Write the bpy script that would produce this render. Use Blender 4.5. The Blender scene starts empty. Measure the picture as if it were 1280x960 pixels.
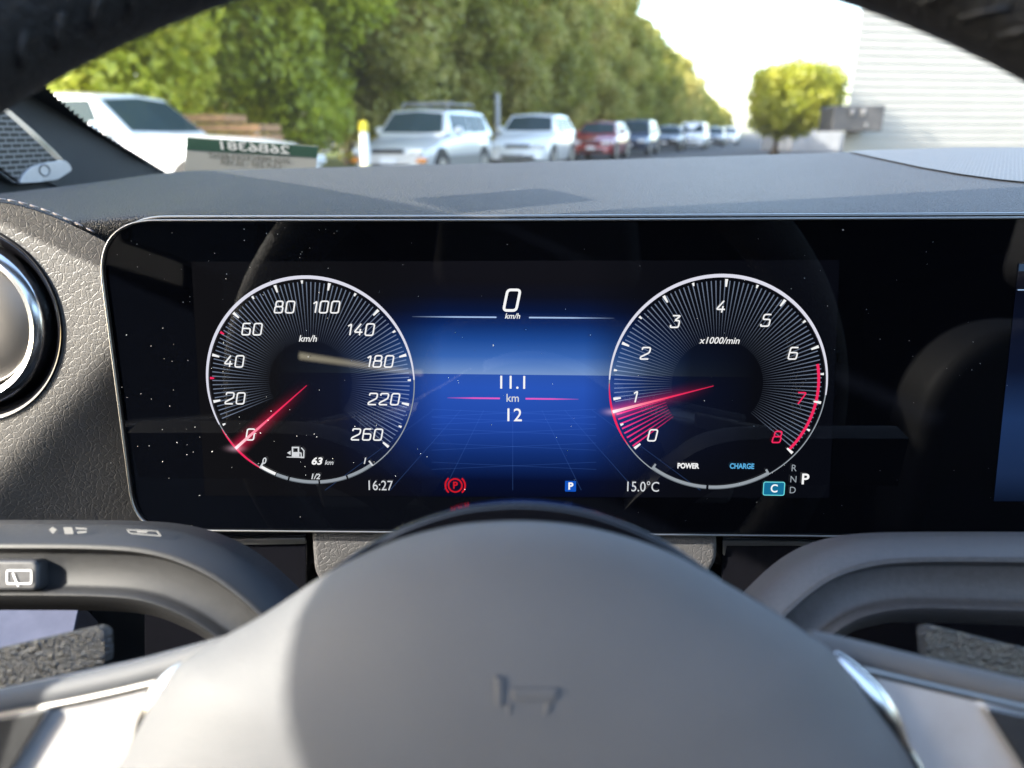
import bpy, bmesh, math, random
from mathutils import Vector, Matrix, noise

D2R = math.radians
sc = bpy.context.scene
COL = sc.collection
rnd = random.Random(7)

# ------------------------------------------------------------------ camera
F = 930.0                      # focal length of the photograph in its own pixels (1280 wide)
PITCH, YAW = D2R(18.7), D2R(1.9)
CAM = Vector((0, 0, 1.05))
fwd = Vector((-math.sin(YAW) * math.cos(PITCH), math.cos(YAW) * math.cos(PITCH), -math.sin(PITCH)))
rgt = Vector((math.cos(YAW), math.sin(YAW), 0))
upv = rgt.cross(fwd)
camd = bpy.data.cameras.new('camera'); cam = bpy.data.objects.new('camera', camd); COL.objects.link(cam)
cam.matrix_world = Matrix(((rgt.x, upv.x, -fwd.x, CAM.x), (rgt.y, upv.y, -fwd.y, CAM.y), (rgt.z, upv.z, -fwd.z, CAM.z), (0, 0, 0, 1)))
camd.sensor_width = 36; camd.lens = 36 * F / 1280; camd.clip_start = 0.005; camd.clip_end = 2000
camd.dof.use_dof = True; camd.dof.focus_distance = 0.287; camd.dof.aperture_fstop = 10.5
sc.camera = cam

# ------------------------------------------------------------------ sky, sun, exposure
EV = 2.95
SUN_EL, SUN_BACK = D2R(30), D2R(25)      # sun from the left, a little behind
SUN = Vector((-math.cos(SUN_EL) * math.cos(SUN_BACK), -math.cos(SUN_EL) * math.sin(SUN_BACK), math.sin(SUN_EL)))
w = bpy.data.worlds.new('World'); sc.world = w; w.use_nodes = True
nt = w.node_tree; bg = nt.nodes['Background']
sky = nt.nodes.new('ShaderNodeTexSky'); sky.sky_type = 'NISHITA'; sky.sun_disc = False
sky.sun_elevation = SUN_EL; sky.sun_rotation = math.atan2(SUN.x, SUN.y) % (2 * math.pi); sky.dust_density = 2.0
nt.links.new(sky.outputs[0], bg.inputs[0]); bg.inputs[1].default_value = 0.15
sl = bpy.data.lights.new('sun', 'SUN'); sl.energy = 2.3; sl.angle = D2R(0.5); sl.color = (1, .94, .85)
so = bpy.data.objects.new('sun', sl); COL.objects.link(so); so.rotation_mode = 'QUATERNION'; so.rotation_quaternion = SUN.to_track_quat('Z', 'Y')
so.location = CAM + SUN * 50
vs = sc.view_settings; vs.view_transform = 'Standard'; vs.look = 'None'; vs.gamma = 1; vs.exposure = EV; vs.use_curve_mapping = False
sc.cycles.use_denoising = True
sc.cycles.max_bounces = 8; sc.cycles.transparent_max_bounces = 24; sc.cycles.glossy_bounces = 4; sc.cycles.sample_clamp_indirect = 6
sc.cycles.caustics_reflective = False; sc.cycles.caustics_refractive = False

# ------------------------------------------------------------------ material helpers
MATS = {}
def srgb(r, g, b):
    f = lambda c: (c / 255 / 12.92) if c <= 10 else ((c / 255 + .055) / 1.055) ** 2.4
    return (f(r), f(g), f(b), 1)
class N:
    """tiny node-building helper"""
    def __init__(s, name):
        s.m = bpy.data.materials.new(name); s.m.use_nodes = True; s.t = s.m.node_tree; s.n = s.t.nodes
        s.out = s.n['Material Output']; s.p = s.n['Principled BSDF']
    def add(s, typ, **kw):
        n = s.n.new('ShaderNode' + typ)
        for k, v in kw.items(): setattr(n, k, v)
        return n
    def link(s, a, b): s.t.links.new(a, b)
    def val(s, sock, v):
        if hasattr(v, 'is_output'): s.link(v, sock)
        else: sock.default_value = v
    def math(s, op, a, b=0.0, c=None, clamp=False):
        n = s.add('Math', operation=op, use_clamp=clamp); s.val(n.inputs[0], a); s.val(n.inputs[1], b)
        if c is not None: s.val(n.inputs[2], c)
        return n.outputs[0]
    def coord(s, kind='Object', scale=None, rot=None):
        o = s.add('TexCoord').outputs[kind]
        if scale is None: return o
        m = s.add('Mapping'); s.link(o, m.inputs[0]); m.inputs[3].default_value = scale
        if rot: m.inputs[2].default_value = rot
        return m.outputs[0]
    def noise(s, vec, scale, detail=3, rough=.6):
        n = s.add('TexNoise'); s.link(vec, n.inputs['Vector']); n.inputs['Scale'].default_value = scale
        n.inputs['Detail'].default_value = detail; n.inputs['Roughness'].default_value = rough
        return n.outputs[0]
    def ramp(s, fac, stops):
        n = s.add('ValToRGB'); s.val(n.inputs[0], fac); e = n.color_ramp.elements
        while len(e) < len(stops): e.new(.5)
        for x, (p, c) in zip(e, stops):
            x.position = p; x.color = c if len(c) == 4 else (*c, 1)
        return n.outputs[0]
    def bump(s, h, strength, dist):
        b = s.add('Bump'); s.link(h, b.inputs['Height']); b.inputs['Strength'].default_value = strength; b.inputs['Distance'].default_value = dist
        s.link(b.outputs[0], s.p.inputs['Normal']); return b
    def set(s, **kw):
        for k, v in kw.items(): s.val(s.p.inputs[k.replace('_', ' ')], v)
        return s
def plain(name, col, rough=.5, metal=0.0, spec=.5, var=.0, scale=60, coat=0):
    a = N(name); a.set(Base_Color=(*col, 1), Roughness=rough, Metallic=metal)
    a.p.inputs['Specular IOR Level'].default_value = spec
    if coat: a.p.inputs['Coat Weight'].default_value = coat; a.p.inputs['Coat Roughness'].default_value = .05
    if var:
        nz = a.noise(a.coord(), scale, 4)
        lo = [c * (1 - var) for c in col]; hi = [min(1, c * (1 + var)) for c in col]
        a.link(a.ramp(nz, [(.3, (*lo, 1)), (.7, (*hi, 1))]), a.p.inputs['Base Color'])
        a.link(a.math('MULTIPLY_ADD', nz, .25, rough - .12), a.p.inputs['Roughness'])
    return a.m
def leather(name, col, cell, rough=.5, strength=.7, depth=.0003, spec=.5, var=.2, crease=9):
    a = N(name); co = a.coord()
    wob = a.add('TexNoise'); a.link(co, wob.inputs['Vector']); wob.inputs['Scale'].default_value = .5 / cell; wob.inputs['Detail'].default_value = 2
    mx = a.add('Mix', data_type='VECTOR'); mx.inputs[0].default_value = .0
    ad = a.add('VectorMath', operation='MULTIPLY_ADD'); a.link(wob.outputs['Color'], ad.inputs[0]); ad.inputs[1].default_value = (cell * .6,) * 3; a.link(co, ad.inputs[2])
    v = a.add('TexVoronoi', feature='DISTANCE_TO_EDGE'); a.link(ad.outputs[0], v.inputs['Vector']); v.inputs['Scale'].default_value = 1 / cell
    v2 = a.add('TexVoronoi', feature='DISTANCE_TO_EDGE'); a.link(ad.outputs[0], v2.inputs['Vector']); v2.inputs['Scale'].default_value = 2.3 / cell
    h = a.math('MULTIPLY', v.outputs[0], crease, clamp=True); h2 = a.math('MULTIPLY', v2.outputs[0], 5, clamp=True)
    hs = a.math('MULTIPLY_ADD', h2, .3, h)
    fine = a.noise(co, 3 / cell, 2); hs = a.math('MULTIPLY_ADD', fine, .2, hs)
    big = a.noise(co, .06 / cell, 3)
    lo = [c * (1 - var) for c in col]; hi = [c * (1 + var) for c in col]
    a.link(a.ramp(big, [(.3, lo), (.7, hi)]), a.p.inputs['Base Color'])
    a.link(a.math('MULTIPLY_ADD', fine, .2, rough - .1), a.p.inputs['Roughness'])
    a.p.inputs['Specular IOR Level'].default_value = spec
    a.bump(hs, strength, depth)
    return a.m
def emit(name, col, k=1.0):
    """a lit element of the display: col in sRGB 0-255 as it shows on the panel"""
    a = N(name); e = a.add('Emission'); c = srgb(*col); e.inputs[0].default_value = c; e.inputs[1].default_value = k / 2 ** EV
    a.n.remove(a.p); a.link(e.outputs[0], a.out.inputs[0]); return a.m
def emit_add(a, colsock, strength):
    e = a.add('Emission'); a.val(e.inputs[0], colsock); a.val(e.inputs[1], strength)
    t = a.add('BsdfTransparent'); s = a.add('AddShader'); a.link(e.outputs[0], s.inputs[0]); a.link(t.outputs[0], s.inputs[1])
    a.n.remove(a.p); a.link(s.outputs[0], a.out.inputs[0])

# ------------------------------------------------------------------ geometry helpers
def ray(px, py):
    return fwd + rgt * ((px - 640) / F) + upv * ((480 - py) / F)
def at_depth(px, py, d): return CAM + ray(px, py) * d
class Frame:
    """a working plane in the car: origin, u right, v up, n toward the driver"""
    def __init__(s, o, elev, yaw=0.0):
        s.o = o; s.n = Vector((math.sin(yaw) * math.cos(elev), -math.cos(yaw) * math.cos(elev), math.sin(elev)))
        s.u = Vector((math.cos(yaw), math.sin(yaw), 0)); s.v = s.n.cross(s.u)
        s.M = Matrix(((s.u.x, s.v.x, s.n.x, o.x), (s.u.y, s.v.y, s.n.y, o.y), (s.u.z, s.v.z, s.n.z, o.z), (0, 0, 0, 1)))
    def uv(s, px, py, w=0.0):
        r = ray(px, py); o = s.o + s.n * w; t = (o - CAM).dot(s.n) / r.dot(s.n); p = CAM + r * t - s.o
        return Vector((p.dot(s.u), p.dot(s.v)))
    def W(s, u, v, w=0.0): return s.o + s.u * u + s.v * v + s.n * w
def plane_hit(px, py, o, n):
    r = ray(px, py); t = (o - CAM).dot(n) / r.dot(n); return CAM + r * t

def link(name, me, mat, parent=None, M=None, smooth=None):
    ob = bpy.data.objects.new(name, me); COL.objects.link(ob)
    if mat is not None:
        for m in (mat if isinstance(mat, (list, tuple)) else [mat]): me.materials.append(m)
    if M is not None: ob.matrix_world = M
    if parent is not None: ob.parent = parent; ob.matrix_parent_inverse = PINV.get(parent.name, Matrix())
    if smooth is not None:
        for p in me.polygons: p.use_smooth = True
        if smooth < 3: me.set_sharp_from_angle(angle=smooth)
    return ob
PINV = {}
def thing(name, label, cat, M=None, group=None):
    o = bpy.data.objects.new(name, None); COL.objects.link(o); o.empty_display_size = .1
    if M is not None: o.matrix_world = M; PINV[o.name] = M.inverted()
    return tag(o, label, cat, group)
def tag(o, label=None, cat=None, group=None, kind=None):
    if label: o['label'] = label
    if cat: o['category'] = cat
    if group: o['group'] = group
    if kind: o['kind'] = kind
    return o
def child(o, parent):
    o.parent = parent; o.matrix_parent_inverse = parent_world(parent).inverted(); return o
def parent_world(p):
    # matrix_world is not evaluated yet inside the script: build it from the local one
    m = p.matrix_basis.copy()
    if p.parent: m = parent_world(p.parent) @ p.matrix_parent_inverse @ m
    return m
def mesh(name, verts, faces, mat, parent=None, M=None, smooth=None):
    me = bpy.data.meshes.new(name); me.from_pydata([tuple(v) for v in verts], [], faces); me.update()
    ob = link(name, me, mat, None, M, smooth)
    if parent is not None: child(ob, parent)
    return ob
def from_bm(name, bm, mat, parent=None, M=None, smooth=None):
    me = bpy.data.meshes.new(name); bmesh.ops.recalc_face_normals(bm, faces=bm.faces); bm.to_mesh(me); bm.free()
    ob = link(name, me, mat, None, M, smooth)
    if parent is not None: child(ob, parent)
    return ob
def bevel(ob, w, seg=2):
    m = ob.modifiers.new('bevel', 'BEVEL'); m.width = w; m.segments = seg; m.limit_method = 'ANGLE'; m.angle_limit = D2R(35); m.harden_normals = True
    for p in ob.data.polygons: p.use_smooth = True
    return ob
def round_poly(pts, radii, seg=8):
    """polygon with rounded corners"""
    out = []; n = len(pts)
    for i in range(n):
        p = Vector(pts[i][:2]); a = Vector(pts[i - 1][:2]); b = Vector(pts[(i + 1) % n][:2]); r = radii[i] if isinstance(radii, (list, tuple)) else radii
        if r <= 0: out.append(p); continue
        da = (a - p); db = (b - p); la, lb = da.length, db.length; r = min(r, la * .49, lb * .49); da /= la; db /= lb
        for k in range(seg + 1):
            t = k / seg; out.append((p + da * r) * (1 - t) ** 2 + p * 2 * t * (1 - t) + (p + db * r) * t ** 2)
    return out
def slab(name, outl, w0, w1, mat, M, parent=None, bev=0, seg=2):
    n = len(outl)
    vs_ = [(p[0], p[1], w0) for p in outl] + [(p[0], p[1], w1) for p in outl]
    fs = [tuple(range(n - 1, -1, -1)), tuple(range(n, 2 * n))] + [(i, (i + 1) % n, n + (i + 1) % n, n + i) for i in range(n)]
    area = sum(outl[i][0] * outl[(i + 1) % n][1] - outl[(i + 1) % n][0] * outl[i][1] for i in range(n))
    if area < 0: fs = [tuple(reversed(f)) for f in fs]
    ob = mesh(name, vs_, fs, mat, parent, M)
    if bev: bevel(ob, bev, seg)
    return ob
def tube(bm, pts, r, seg=8, closed=False, rz=None):
    pts = [Vector(p) for p in pts]; n = len(pts); rings = []
    ref = Vector((0, 0, 1))
    for i, p in enumerate(pts):
        t = ((pts[(i + 1) % n] if (closed or i < n - 1) else p) - (pts[i - 1] if (closed or i > 0) else p)).normalized()
        rr = r[i] if isinstance(r, (list, tuple)) else r
        x = t.cross(ref)
        if x.length < .05: x = t.cross(Vector((1, 0, 0)))
        x.normalize(); y = x.cross(t)
        rings.append([bm.verts.new(p + x * math.cos(2 * math.pi * k / seg) * rr + y * math.sin(2 * math.pi * k / seg) * (rz or rr)) for k in range(seg)])
    for i in range(n if closed else n - 1):
        a, b = rings[i], rings[(i + 1) % n]
        for k in range(seg): bm.faces.new((a[k], a[(k + 1) % seg], b[(k + 1) % seg], b[k]))
    if not closed: bm.faces.new(rings[0]); bm.faces.new(list(reversed(rings[-1])))
def box(bm, c, s, rot=None):
    M = Matrix.Translation(Vector(c)) @ (rot.to_4x4() if rot else Matrix()) @ Matrix.Diagonal((*s, 1))
    return bmesh.ops.create_cube(bm, size=1, matrix=M)['verts']
def smoothpath(pts, k=4):
    """Catmull-Rom through points"""
    P = [Vector(p) for p in pts]; out = []
    for i in range(len(P) - 1):
        p0 = P[max(i - 1, 0)]; p1 = P[i]; p2 = P[i + 1]; p3 = P[min(i + 2, len(P) - 1)]
        for j in range(k):
            t = j / k; out.append(.5 * ((2 * p1) + (p2 - p0) * t + (2 * p0 - 5 * p1 + 4 * p2 - p3) * t * t + (3 * p1 - p0 - 3 * p2 + p3) * t ** 3))
    out.append(P[-1]); return out

# ------------------------------------------------------------------ materials
M_pad = leather('dash_pad_grain', (.03, .031, .033), .0018, .55, .9, .0005, var=.08, crease=6)
M_leather = leather('dash_leather', (.092, .087, .083), .0024, .48, .5, .0002, var=.08, crease=11)
M_cowl = leather('cowl_leather', (.07, .067, .067), .0022, .5, .55, .00024, var=.08)
M_hub = leather('airbag_skin', (.105, .105, .108), .0011, .58, .3, .00012, spec=.4, var=.03)
M_rim = leather('rim_leather', (.03, .03, .031), .003, .55, .6, .0004)
M_piano = plain('piano_black', (.006, .006, .008), .06)
M_plastic = plain('satin_black_plastic', (.017, .017, .018), .5, var=.15, scale=900)
M_softpl = plain('grey_plastic', (.06, .06, .064), .45, var=.15, scale=700)
M_dark = plain('dark_plastic', (.010, .010, .011), .6, var=.2, scale=300)
M_chrome = plain('satin_chrome', (.72, .71, .70), .22, 1.0)
M_trimline = plain('polished_edge', (.32, .31, .295), .35, 1.0)
M_silver = plain('silver_paint', (.56, .535, .52), .38, .45, var=.04, scale=200)
M_seat = leather('seat_leather', (.02, .02, .021), .003, .6, .4, .0002)
M_fabric = plain('cabin_lining', (.03, .03, .031), .9, var=.15, scale=300)
M_white = plain('printed_white', (.8, .8, .8), .5)

def mk_ribbed():
    a = N('ribbed_trim'); a.set(Base_Color=(.016, .017, .018, 1), Roughness=.6)
    wv = a.add('TexWave', wave_type='BANDS', bands_direction='DIAGONAL'); a.link(a.coord(), wv.inputs['Vector']); wv.inputs['Scale'].default_value = 190; wv.inputs['Distortion'].default_value = 1.2; wv.inputs['Detail Scale'].default_value = .1
    a.bump(wv.outputs[0], .7, .0006); return a.m
M_ribbed = mk_ribbed()
def mk_brushed():
    a = N('vent_disc_metal'); co = a.coord(); r = a.add('VectorMath', operation='LENGTH'); a.link(co, r.inputs[0])
    nz = a.noise(co, 4000, 2); a.set(Base_Color=(.2, .185, .17, 1), Metallic=.6, Roughness=a.math('MULTIPLY_ADD', nz, .2, .3)); a.bump(nz, .3, .0001); return a.m
M_disc = mk_brushed()
def mk_sparkle():
    a = N('grained_metal_paddle'); co = a.coord(); v = a.add('TexVoronoi'); a.link(co, v.inputs['Vector']); v.inputs['Scale'].default_value = 1400
    a.set(Base_Color=(.14, .136, .13, 1), Metallic=.8, Roughness=.22); a.bump(v.outputs[0], 1, .0013); return a.m
M_paddle = mk_sparkle()
def mk_glass(name, tint, dust, gl=1.0, rough=.0):
    a = N(name); t = a.add('BsdfTransparent'); t.inputs[0].default_value = (*tint, 1)
    g = a.add('BsdfGlossy'); g.inputs['Roughness'].default_value = rough; g.inputs[0].default_value = (gl, gl, gl, 1)
    fr = a.add('Fresnel'); fr.inputs[0].default_value = 1.45
    m = a.add('MixShader'); a.link(fr.outputs[0], m.inputs[0]); a.link(t.outputs[0], m.inputs[1]); a.link(g.outputs[0], m.inputs[2])
    last = m.outputs[0]
    if dust:
        d = a.add('BsdfTranslucent'); d.inputs[0].default_value = (.9, .9, .88, 1)
        nz = a.noise(a.coord(), 9, 5, .7)
        m2 = a.add('MixShader'); a.link(a.math('MULTIPLY_ADD', nz, dust * .6, dust * .7), m2.inputs[0]); a.link(last, m2.inputs[1]); a.link(d.outputs[0], m2.inputs[2]); last = m2.outputs[0]
    a.n.remove(a.p); a.link(last, a.out.inputs[0]); return a.m
M_wind = mk_glass('windshield_glass', (.98, .99, .97), .004, .2)
M_side = mk_glass('side_glass', (.93, .95, .94), 0)
def glassy(a, e):
    """light coming through the display glass plus the reflection on the glass"""
    g = a.add('BsdfGlossy'); g.inputs['Roughness'].default_value = .012; fr = a.add('Fresnel'); fr.inputs[0].default_value = 1.46
    a.link(fr.outputs[0], g.inputs[0]); ad = a.add('AddShader'); a.link(e, ad.inputs[0]); a.link(g.outputs[0], ad.inputs[1])
    a.n.remove(a.p); a.link(ad.outputs[0], a.out.inputs[0]); return a.m
def mk_perf(name, col, hole, sx, sy):
    """punched grille: brick rows of dark slots"""
    a = N(name); co = a.coord('Object'); b = a.add('TexBrick'); a.link(co, b.inputs['Vector'])
    b.inputs['Color1'].default_value = (*hole, 1); b.inputs['Color2'].default_value = (*hole, 1); b.inputs['Mortar'].default_value = (*col, 1)
    b.inputs['Scale'].default_value = 1; b.inputs['Mortar Size'].default_value = sy * .2; b.inputs['Mortar Smooth'].default_value = .1
    b.inputs['Brick Width'].default_value = sx; b.inputs['Row Height'].default_value = sy
    a.link(b.outputs[0], a.p.inputs['Base Color']); a.set(Roughness=.45); a.bump(b.outputs['Fac'], 1, .0008); return a.m
M_grille = mk_perf('speaker_slots', (.16, .155, .15), (.004, .004, .004), .0105, .0036)
M_dotgrille = mk_perf('defroster_mesh', (.085, .084, .08), (.025, .025, .025), .0022, .0019)

# ------------------------------------------------------------------ frames
S = Frame(at_depth(640, 480, .285), D2R(9.6))              # display plane
W = Frame(CAM + fwd * .11 + upv * -.085 + rgt * .0004, D2R(25))   # steering-wheel plane
SM, WM = S.M, W.M
def s2(px, py): return S.uv(px, py)
def spoly(pts, w_=0): return [S.uv(x, y, w_) for x, y in pts]
def wpoly(pts, w_): return [W.uv(x, y, w_) for x, y in pts]
PX = .285 / F            # metres per photo pixel on the display

# ================================================================== SETTING OUTSIDE
def mk_asphalt():
    a = N('asphalt'); co = a.coord(); nz = a.noise(co, 40, 5); big = a.noise(co, .3, 4)
    mixv = a.math('MULTIPLY_ADD', big, .5, a.math('MULTIPLY', nz, .5))
    a.link(a.ramp(mixv, [(.3, (.04, .04, .042)), (.7, (.075, .073, .07))]), a.p.inputs['Base Color']); a.set(Roughness=.9); a.bump(nz, .4, .01); return a.m
def mk_grass():
    a = N('grass'); co = a.coord(); nz = a.noise(co, 6, 6)
    a.link(a.ramp(nz, [(.3, (.05, .08, .015)), (.7, (.12, .15, .03))]), a.p.inputs['Base Color']); a.set(Roughness=.9); a.bump(nz, .8, .1); return a.m
ground = mesh('ground', [(-1200, -1200, 0), (1200, -1200, 0), (1200, 1200, 0), (-1200, 1200, 0)], [(0, 1, 2, 3)], mk_asphalt()); tag(ground, kind='structure')
ROW = Vector((.30, 1, 0)).normalized(); PERP = Vector((-ROW.y, ROW.x, 0))
def rowpt(d, off): p = Vector((-7.4 + .3 * d, d, 0)); return p + PERP * off
a0, a1 = rowpt(-10, 2.0), rowpt(260, 2.0); b0, b1 = rowpt(-10, 14), rowpt(260, 14)
verge = mesh('grass_verge', [a0 + Vector((0, 0, .1)), a1 + Vector((0, 0, .1)), b1 + Vector((0, 0, .1)), b0 + Vector((0, 0, .1)), a0, a1], [(0, 1, 2, 3), (4, 5, 1, 0)], mk_grass()); tag(verge, kind='structure')

# ---- trees
def mk_leaf(name, c_dark, c_mid, c_hi, trans=.45):
    a = N(name); oi = a.add('ObjectInfo'); nz = a.noise(a.coord(), .55, 3); n2 = a.noise(a.coord(), 9, 2)
    v = a.math('MULTIPLY_ADD', n2, .5, a.math('MULTIPLY', nz, .6)); v = a.math('MULTIPLY_ADD', oi.outputs['Random'], .14, v)
    col = a.ramp(v, [(.38, c_dark), (.56, c_mid), (.76, c_hi)])
    d = a.add('BsdfDiffuse'); t = a.add('BsdfTranslucent'); a.link(col, d.inputs[0]); a.link(col, t.inputs[0])
    m = a.add('MixShader'); m.inputs[0].default_value = trans; a.link(d.outputs[0], m.inputs[1]); a.link(t.outputs[0], m.inputs[2])
    g = a.add('BsdfGlossy'); g.inputs['Roughness'].default_value = .45; m2 = a.add('MixShader'); m2.inputs[0].default_value = .04
    a.link(m.outputs[0], m2.inputs[1]); a.link(g.outputs[0], m2.inputs[2]); a.n.remove(a.p); a.link(m2.outputs[0], a.out.inputs[0]); return a.m
M_leafA = mk_leaf('leaves_green', (.045, .06, .007), (.31, .32, .03), (.75, .64, .22), .55)
M_leafB = mk_leaf('leaves_yellow_green', (.20, .27, .012), (.34, .39, .02), (.5, .48, .05), .55)
M_leafC = mk_leaf('leaves_sunny', (.07, .10, .006), (.48, .53, .03), (.8, .76, .12), .6)  # brighter copy of the green leaves, sunlight put into the colour
M_bark = plain('bark', (.11, .085, .06), .9, var=.35, scale=12)
def crown_mesh(name, rx, rz, zc, nl, nleaf, size, seed, power=2.0, flat=0):
    r = random.Random(seed); vs_, fs = [], []
    lobes = []
    for i in range(nl):
        while True:
            d = Vector((r.gauss(0, 1), r.gauss(0, 1), r.gauss(0, 1)))
            if d.length > .1: break
        d.normalize()
        # superellipsoid
        k = (abs(d.x) ** power + abs(d.y) ** power + abs(d.z) ** power) ** (-1 / power)
        f = r.uniform(.62, .95) * k
        lobes.append((Vector((d.x * rx * f, d.y * rx * f, zc + d.z * rz * f)), r.uniform(.14, .3) * rx))
    for i in range(nleaf):
        c, lr = lobes[i % nl]
        d = Vector((r.gauss(0, 1), r.gauss(0, 1), r.gauss(0, 1))).normalized()
        p = c + d * lr * r.uniform(.45, 1.08) ** .6
        if p.z < .15: continue
        nrm = (d + Vector((r.uniform(-.8, .8), r.uniform(-.8, .8), r.uniform(-.3, 1)))).normalized()
        t = nrm.cross(Vector((r.uniform(-1, 1), r.uniform(-1, 1), r.uniform(-1, 1)))).normalized(); b = nrm.cross(t)
        s = size * r.uniform(.6, 1.4); q = len(vs_)
        vs_ += [p - t * s * .5, p + b * s * .3 + nrm * s * .08, p + t * s * .5, p - b * s * .3 + nrm * s * .08]; fs.append((q, q + 1, q + 2, q + 3))
    me = bpy.data.meshes.new(name); me.from_pydata([tuple(v) for v in vs_], [], fs); me.update(); return me
def trunk_mesh(h, r0, seed):
    r = random.Random(seed); bm = bmesh.new()
    pts = [Vector((r.uniform(-.1, .1) * i, r.uniform(-.1, .1) * i, h * i / 5)) for i in range(6)]
    tube(bm, pts, [r0 * (1 - .14 * i) for i in range(6)], 9)
    for k in range(7):
        a = r.uniform(0, 6.28); z = h * r.uniform(.35, .9); p0 = Vector((0, 0, z)); d = Vector((math.cos(a), math.sin(a), r.uniform(.5, 1.1)))
        tube(bm, [p0, p0 + d * h * .14, p0 + d * h * .26 + Vector((0, 0, .2))], [r0 * .45, r0 * .28, r0 * .1], 6)
    me = bpy.data.meshes.new('trunk'); bm.to_mesh(me); bm.free(); me.materials.append(M_bark)
    for p in me.polygons: p.use_smooth = True
    return me
crowns = []
for i in range(3):
    me = crown_mesh('crown', 3.4, 5.6, 5.9, 150, 42000, .22, 40 + i); me.materials.append(None); crowns.append(me)
trunks = [trunk_mesh(8, .22, 5 + i) for i in range(3)]
def tree(loc, s, sz, v, rz, label, group, lm=None):
    t = bpy.data.objects.new('broadleaf_tree', None); COL.objects.link(t); t.location = loc; t.scale = (s, s, sz); t.rotation_euler = (0, 0, rz)
    tag(t, label, 'tree', group)
    for nm, me in (('trunk', trunks[v]), ('crown', crowns[v])):
        o = bpy.data.objects.new(nm, me); COL.objects.link(o); o.parent = t
        if nm == 'crown': o.material_slots[0].link = 'OBJECT'; o.material_slots[0].material = lm or M_leafA
    return t
tree_labels = [
 'sunlit green tree above the timber stack',
 'broad green tree between the timber stack and the yellow bollard', 'tall green tree directly behind the yellow bollard',
 'tall green tree directly behind the silver estate car', 'green tree beside the grey lamp post',
 'green tree directly behind the white estate car', 'green tree directly behind the red hatchback',
 'green tree directly behind the dark blue estate car']
ti = 0
td = [(12.8, 5.2, 1.05, 1.1), (18, 4.6, .95, 1.05), (22.5, 5.4, 1.1, 1.12), (28, 5.0, 1.0, 1.1), (33.5, 5.4, 1.0, 1.08), (39.5, 5.4, 1.1, 1.08), (46, 5.6, 1.05, 1.06), (53, 5.6, 1.1, 1.1)]
for i, (d, off, s, sz) in enumerate(td):
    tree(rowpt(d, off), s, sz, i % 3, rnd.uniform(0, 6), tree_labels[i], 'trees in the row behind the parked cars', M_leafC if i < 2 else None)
d = 60
while d < 190:
    hs_ = max(.6, 1.08 - (d - 46) * .0042); tree(rowpt(d, 5.8 + rnd.uniform(-.4, .6)), rnd.uniform(1.0, 1.15) * (.5 + .5 * hs_), hs_ * rnd.uniform(.97, 1.08), int(d) % 3, rnd.uniform(0, 6), 'distant green tree at the far end of the tree row', 'trees in the row behind the parked cars'); d += rnd.uniform(7.5, 9.5)
# understorey: back row closes gaps
for d in range(15, 200, 9):
    tree(rowpt(d, 10.5 + rnd.uniform(-.5, .5)), 1.12, max(.6, min(1.04, 1.06 - (d - 46) * .0042)) * rnd.uniform(.97, 1.04), d % 3, rnd.uniform(0, 6), 'green tree in the second row, mostly hidden behind the first row', 'second row of trees')
# clipped lollipop tree
lt = thing('clipped_tree', 'round yellow-green clipped tree on a short trunk beside the pale building', 'tree', Matrix.Translation((11.1, 35, 0)))
lc = crown_mesh('crown', 1.85, 1.42, 2.42, 220, 26000, .15, 77, 3.4); lo_ = link('crown', lc, M_leafB); lo_.parent = lt
bm = bmesh.new(); tube(bm, [(-.6, 0, 0), (-.55, 0, 1.0), (-.4, 0, 2.2)], [.3, .22, .15], 9); tr = from_bm('trunk', bm, M_bark, None, None, 9); tr.parent = lt

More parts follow.
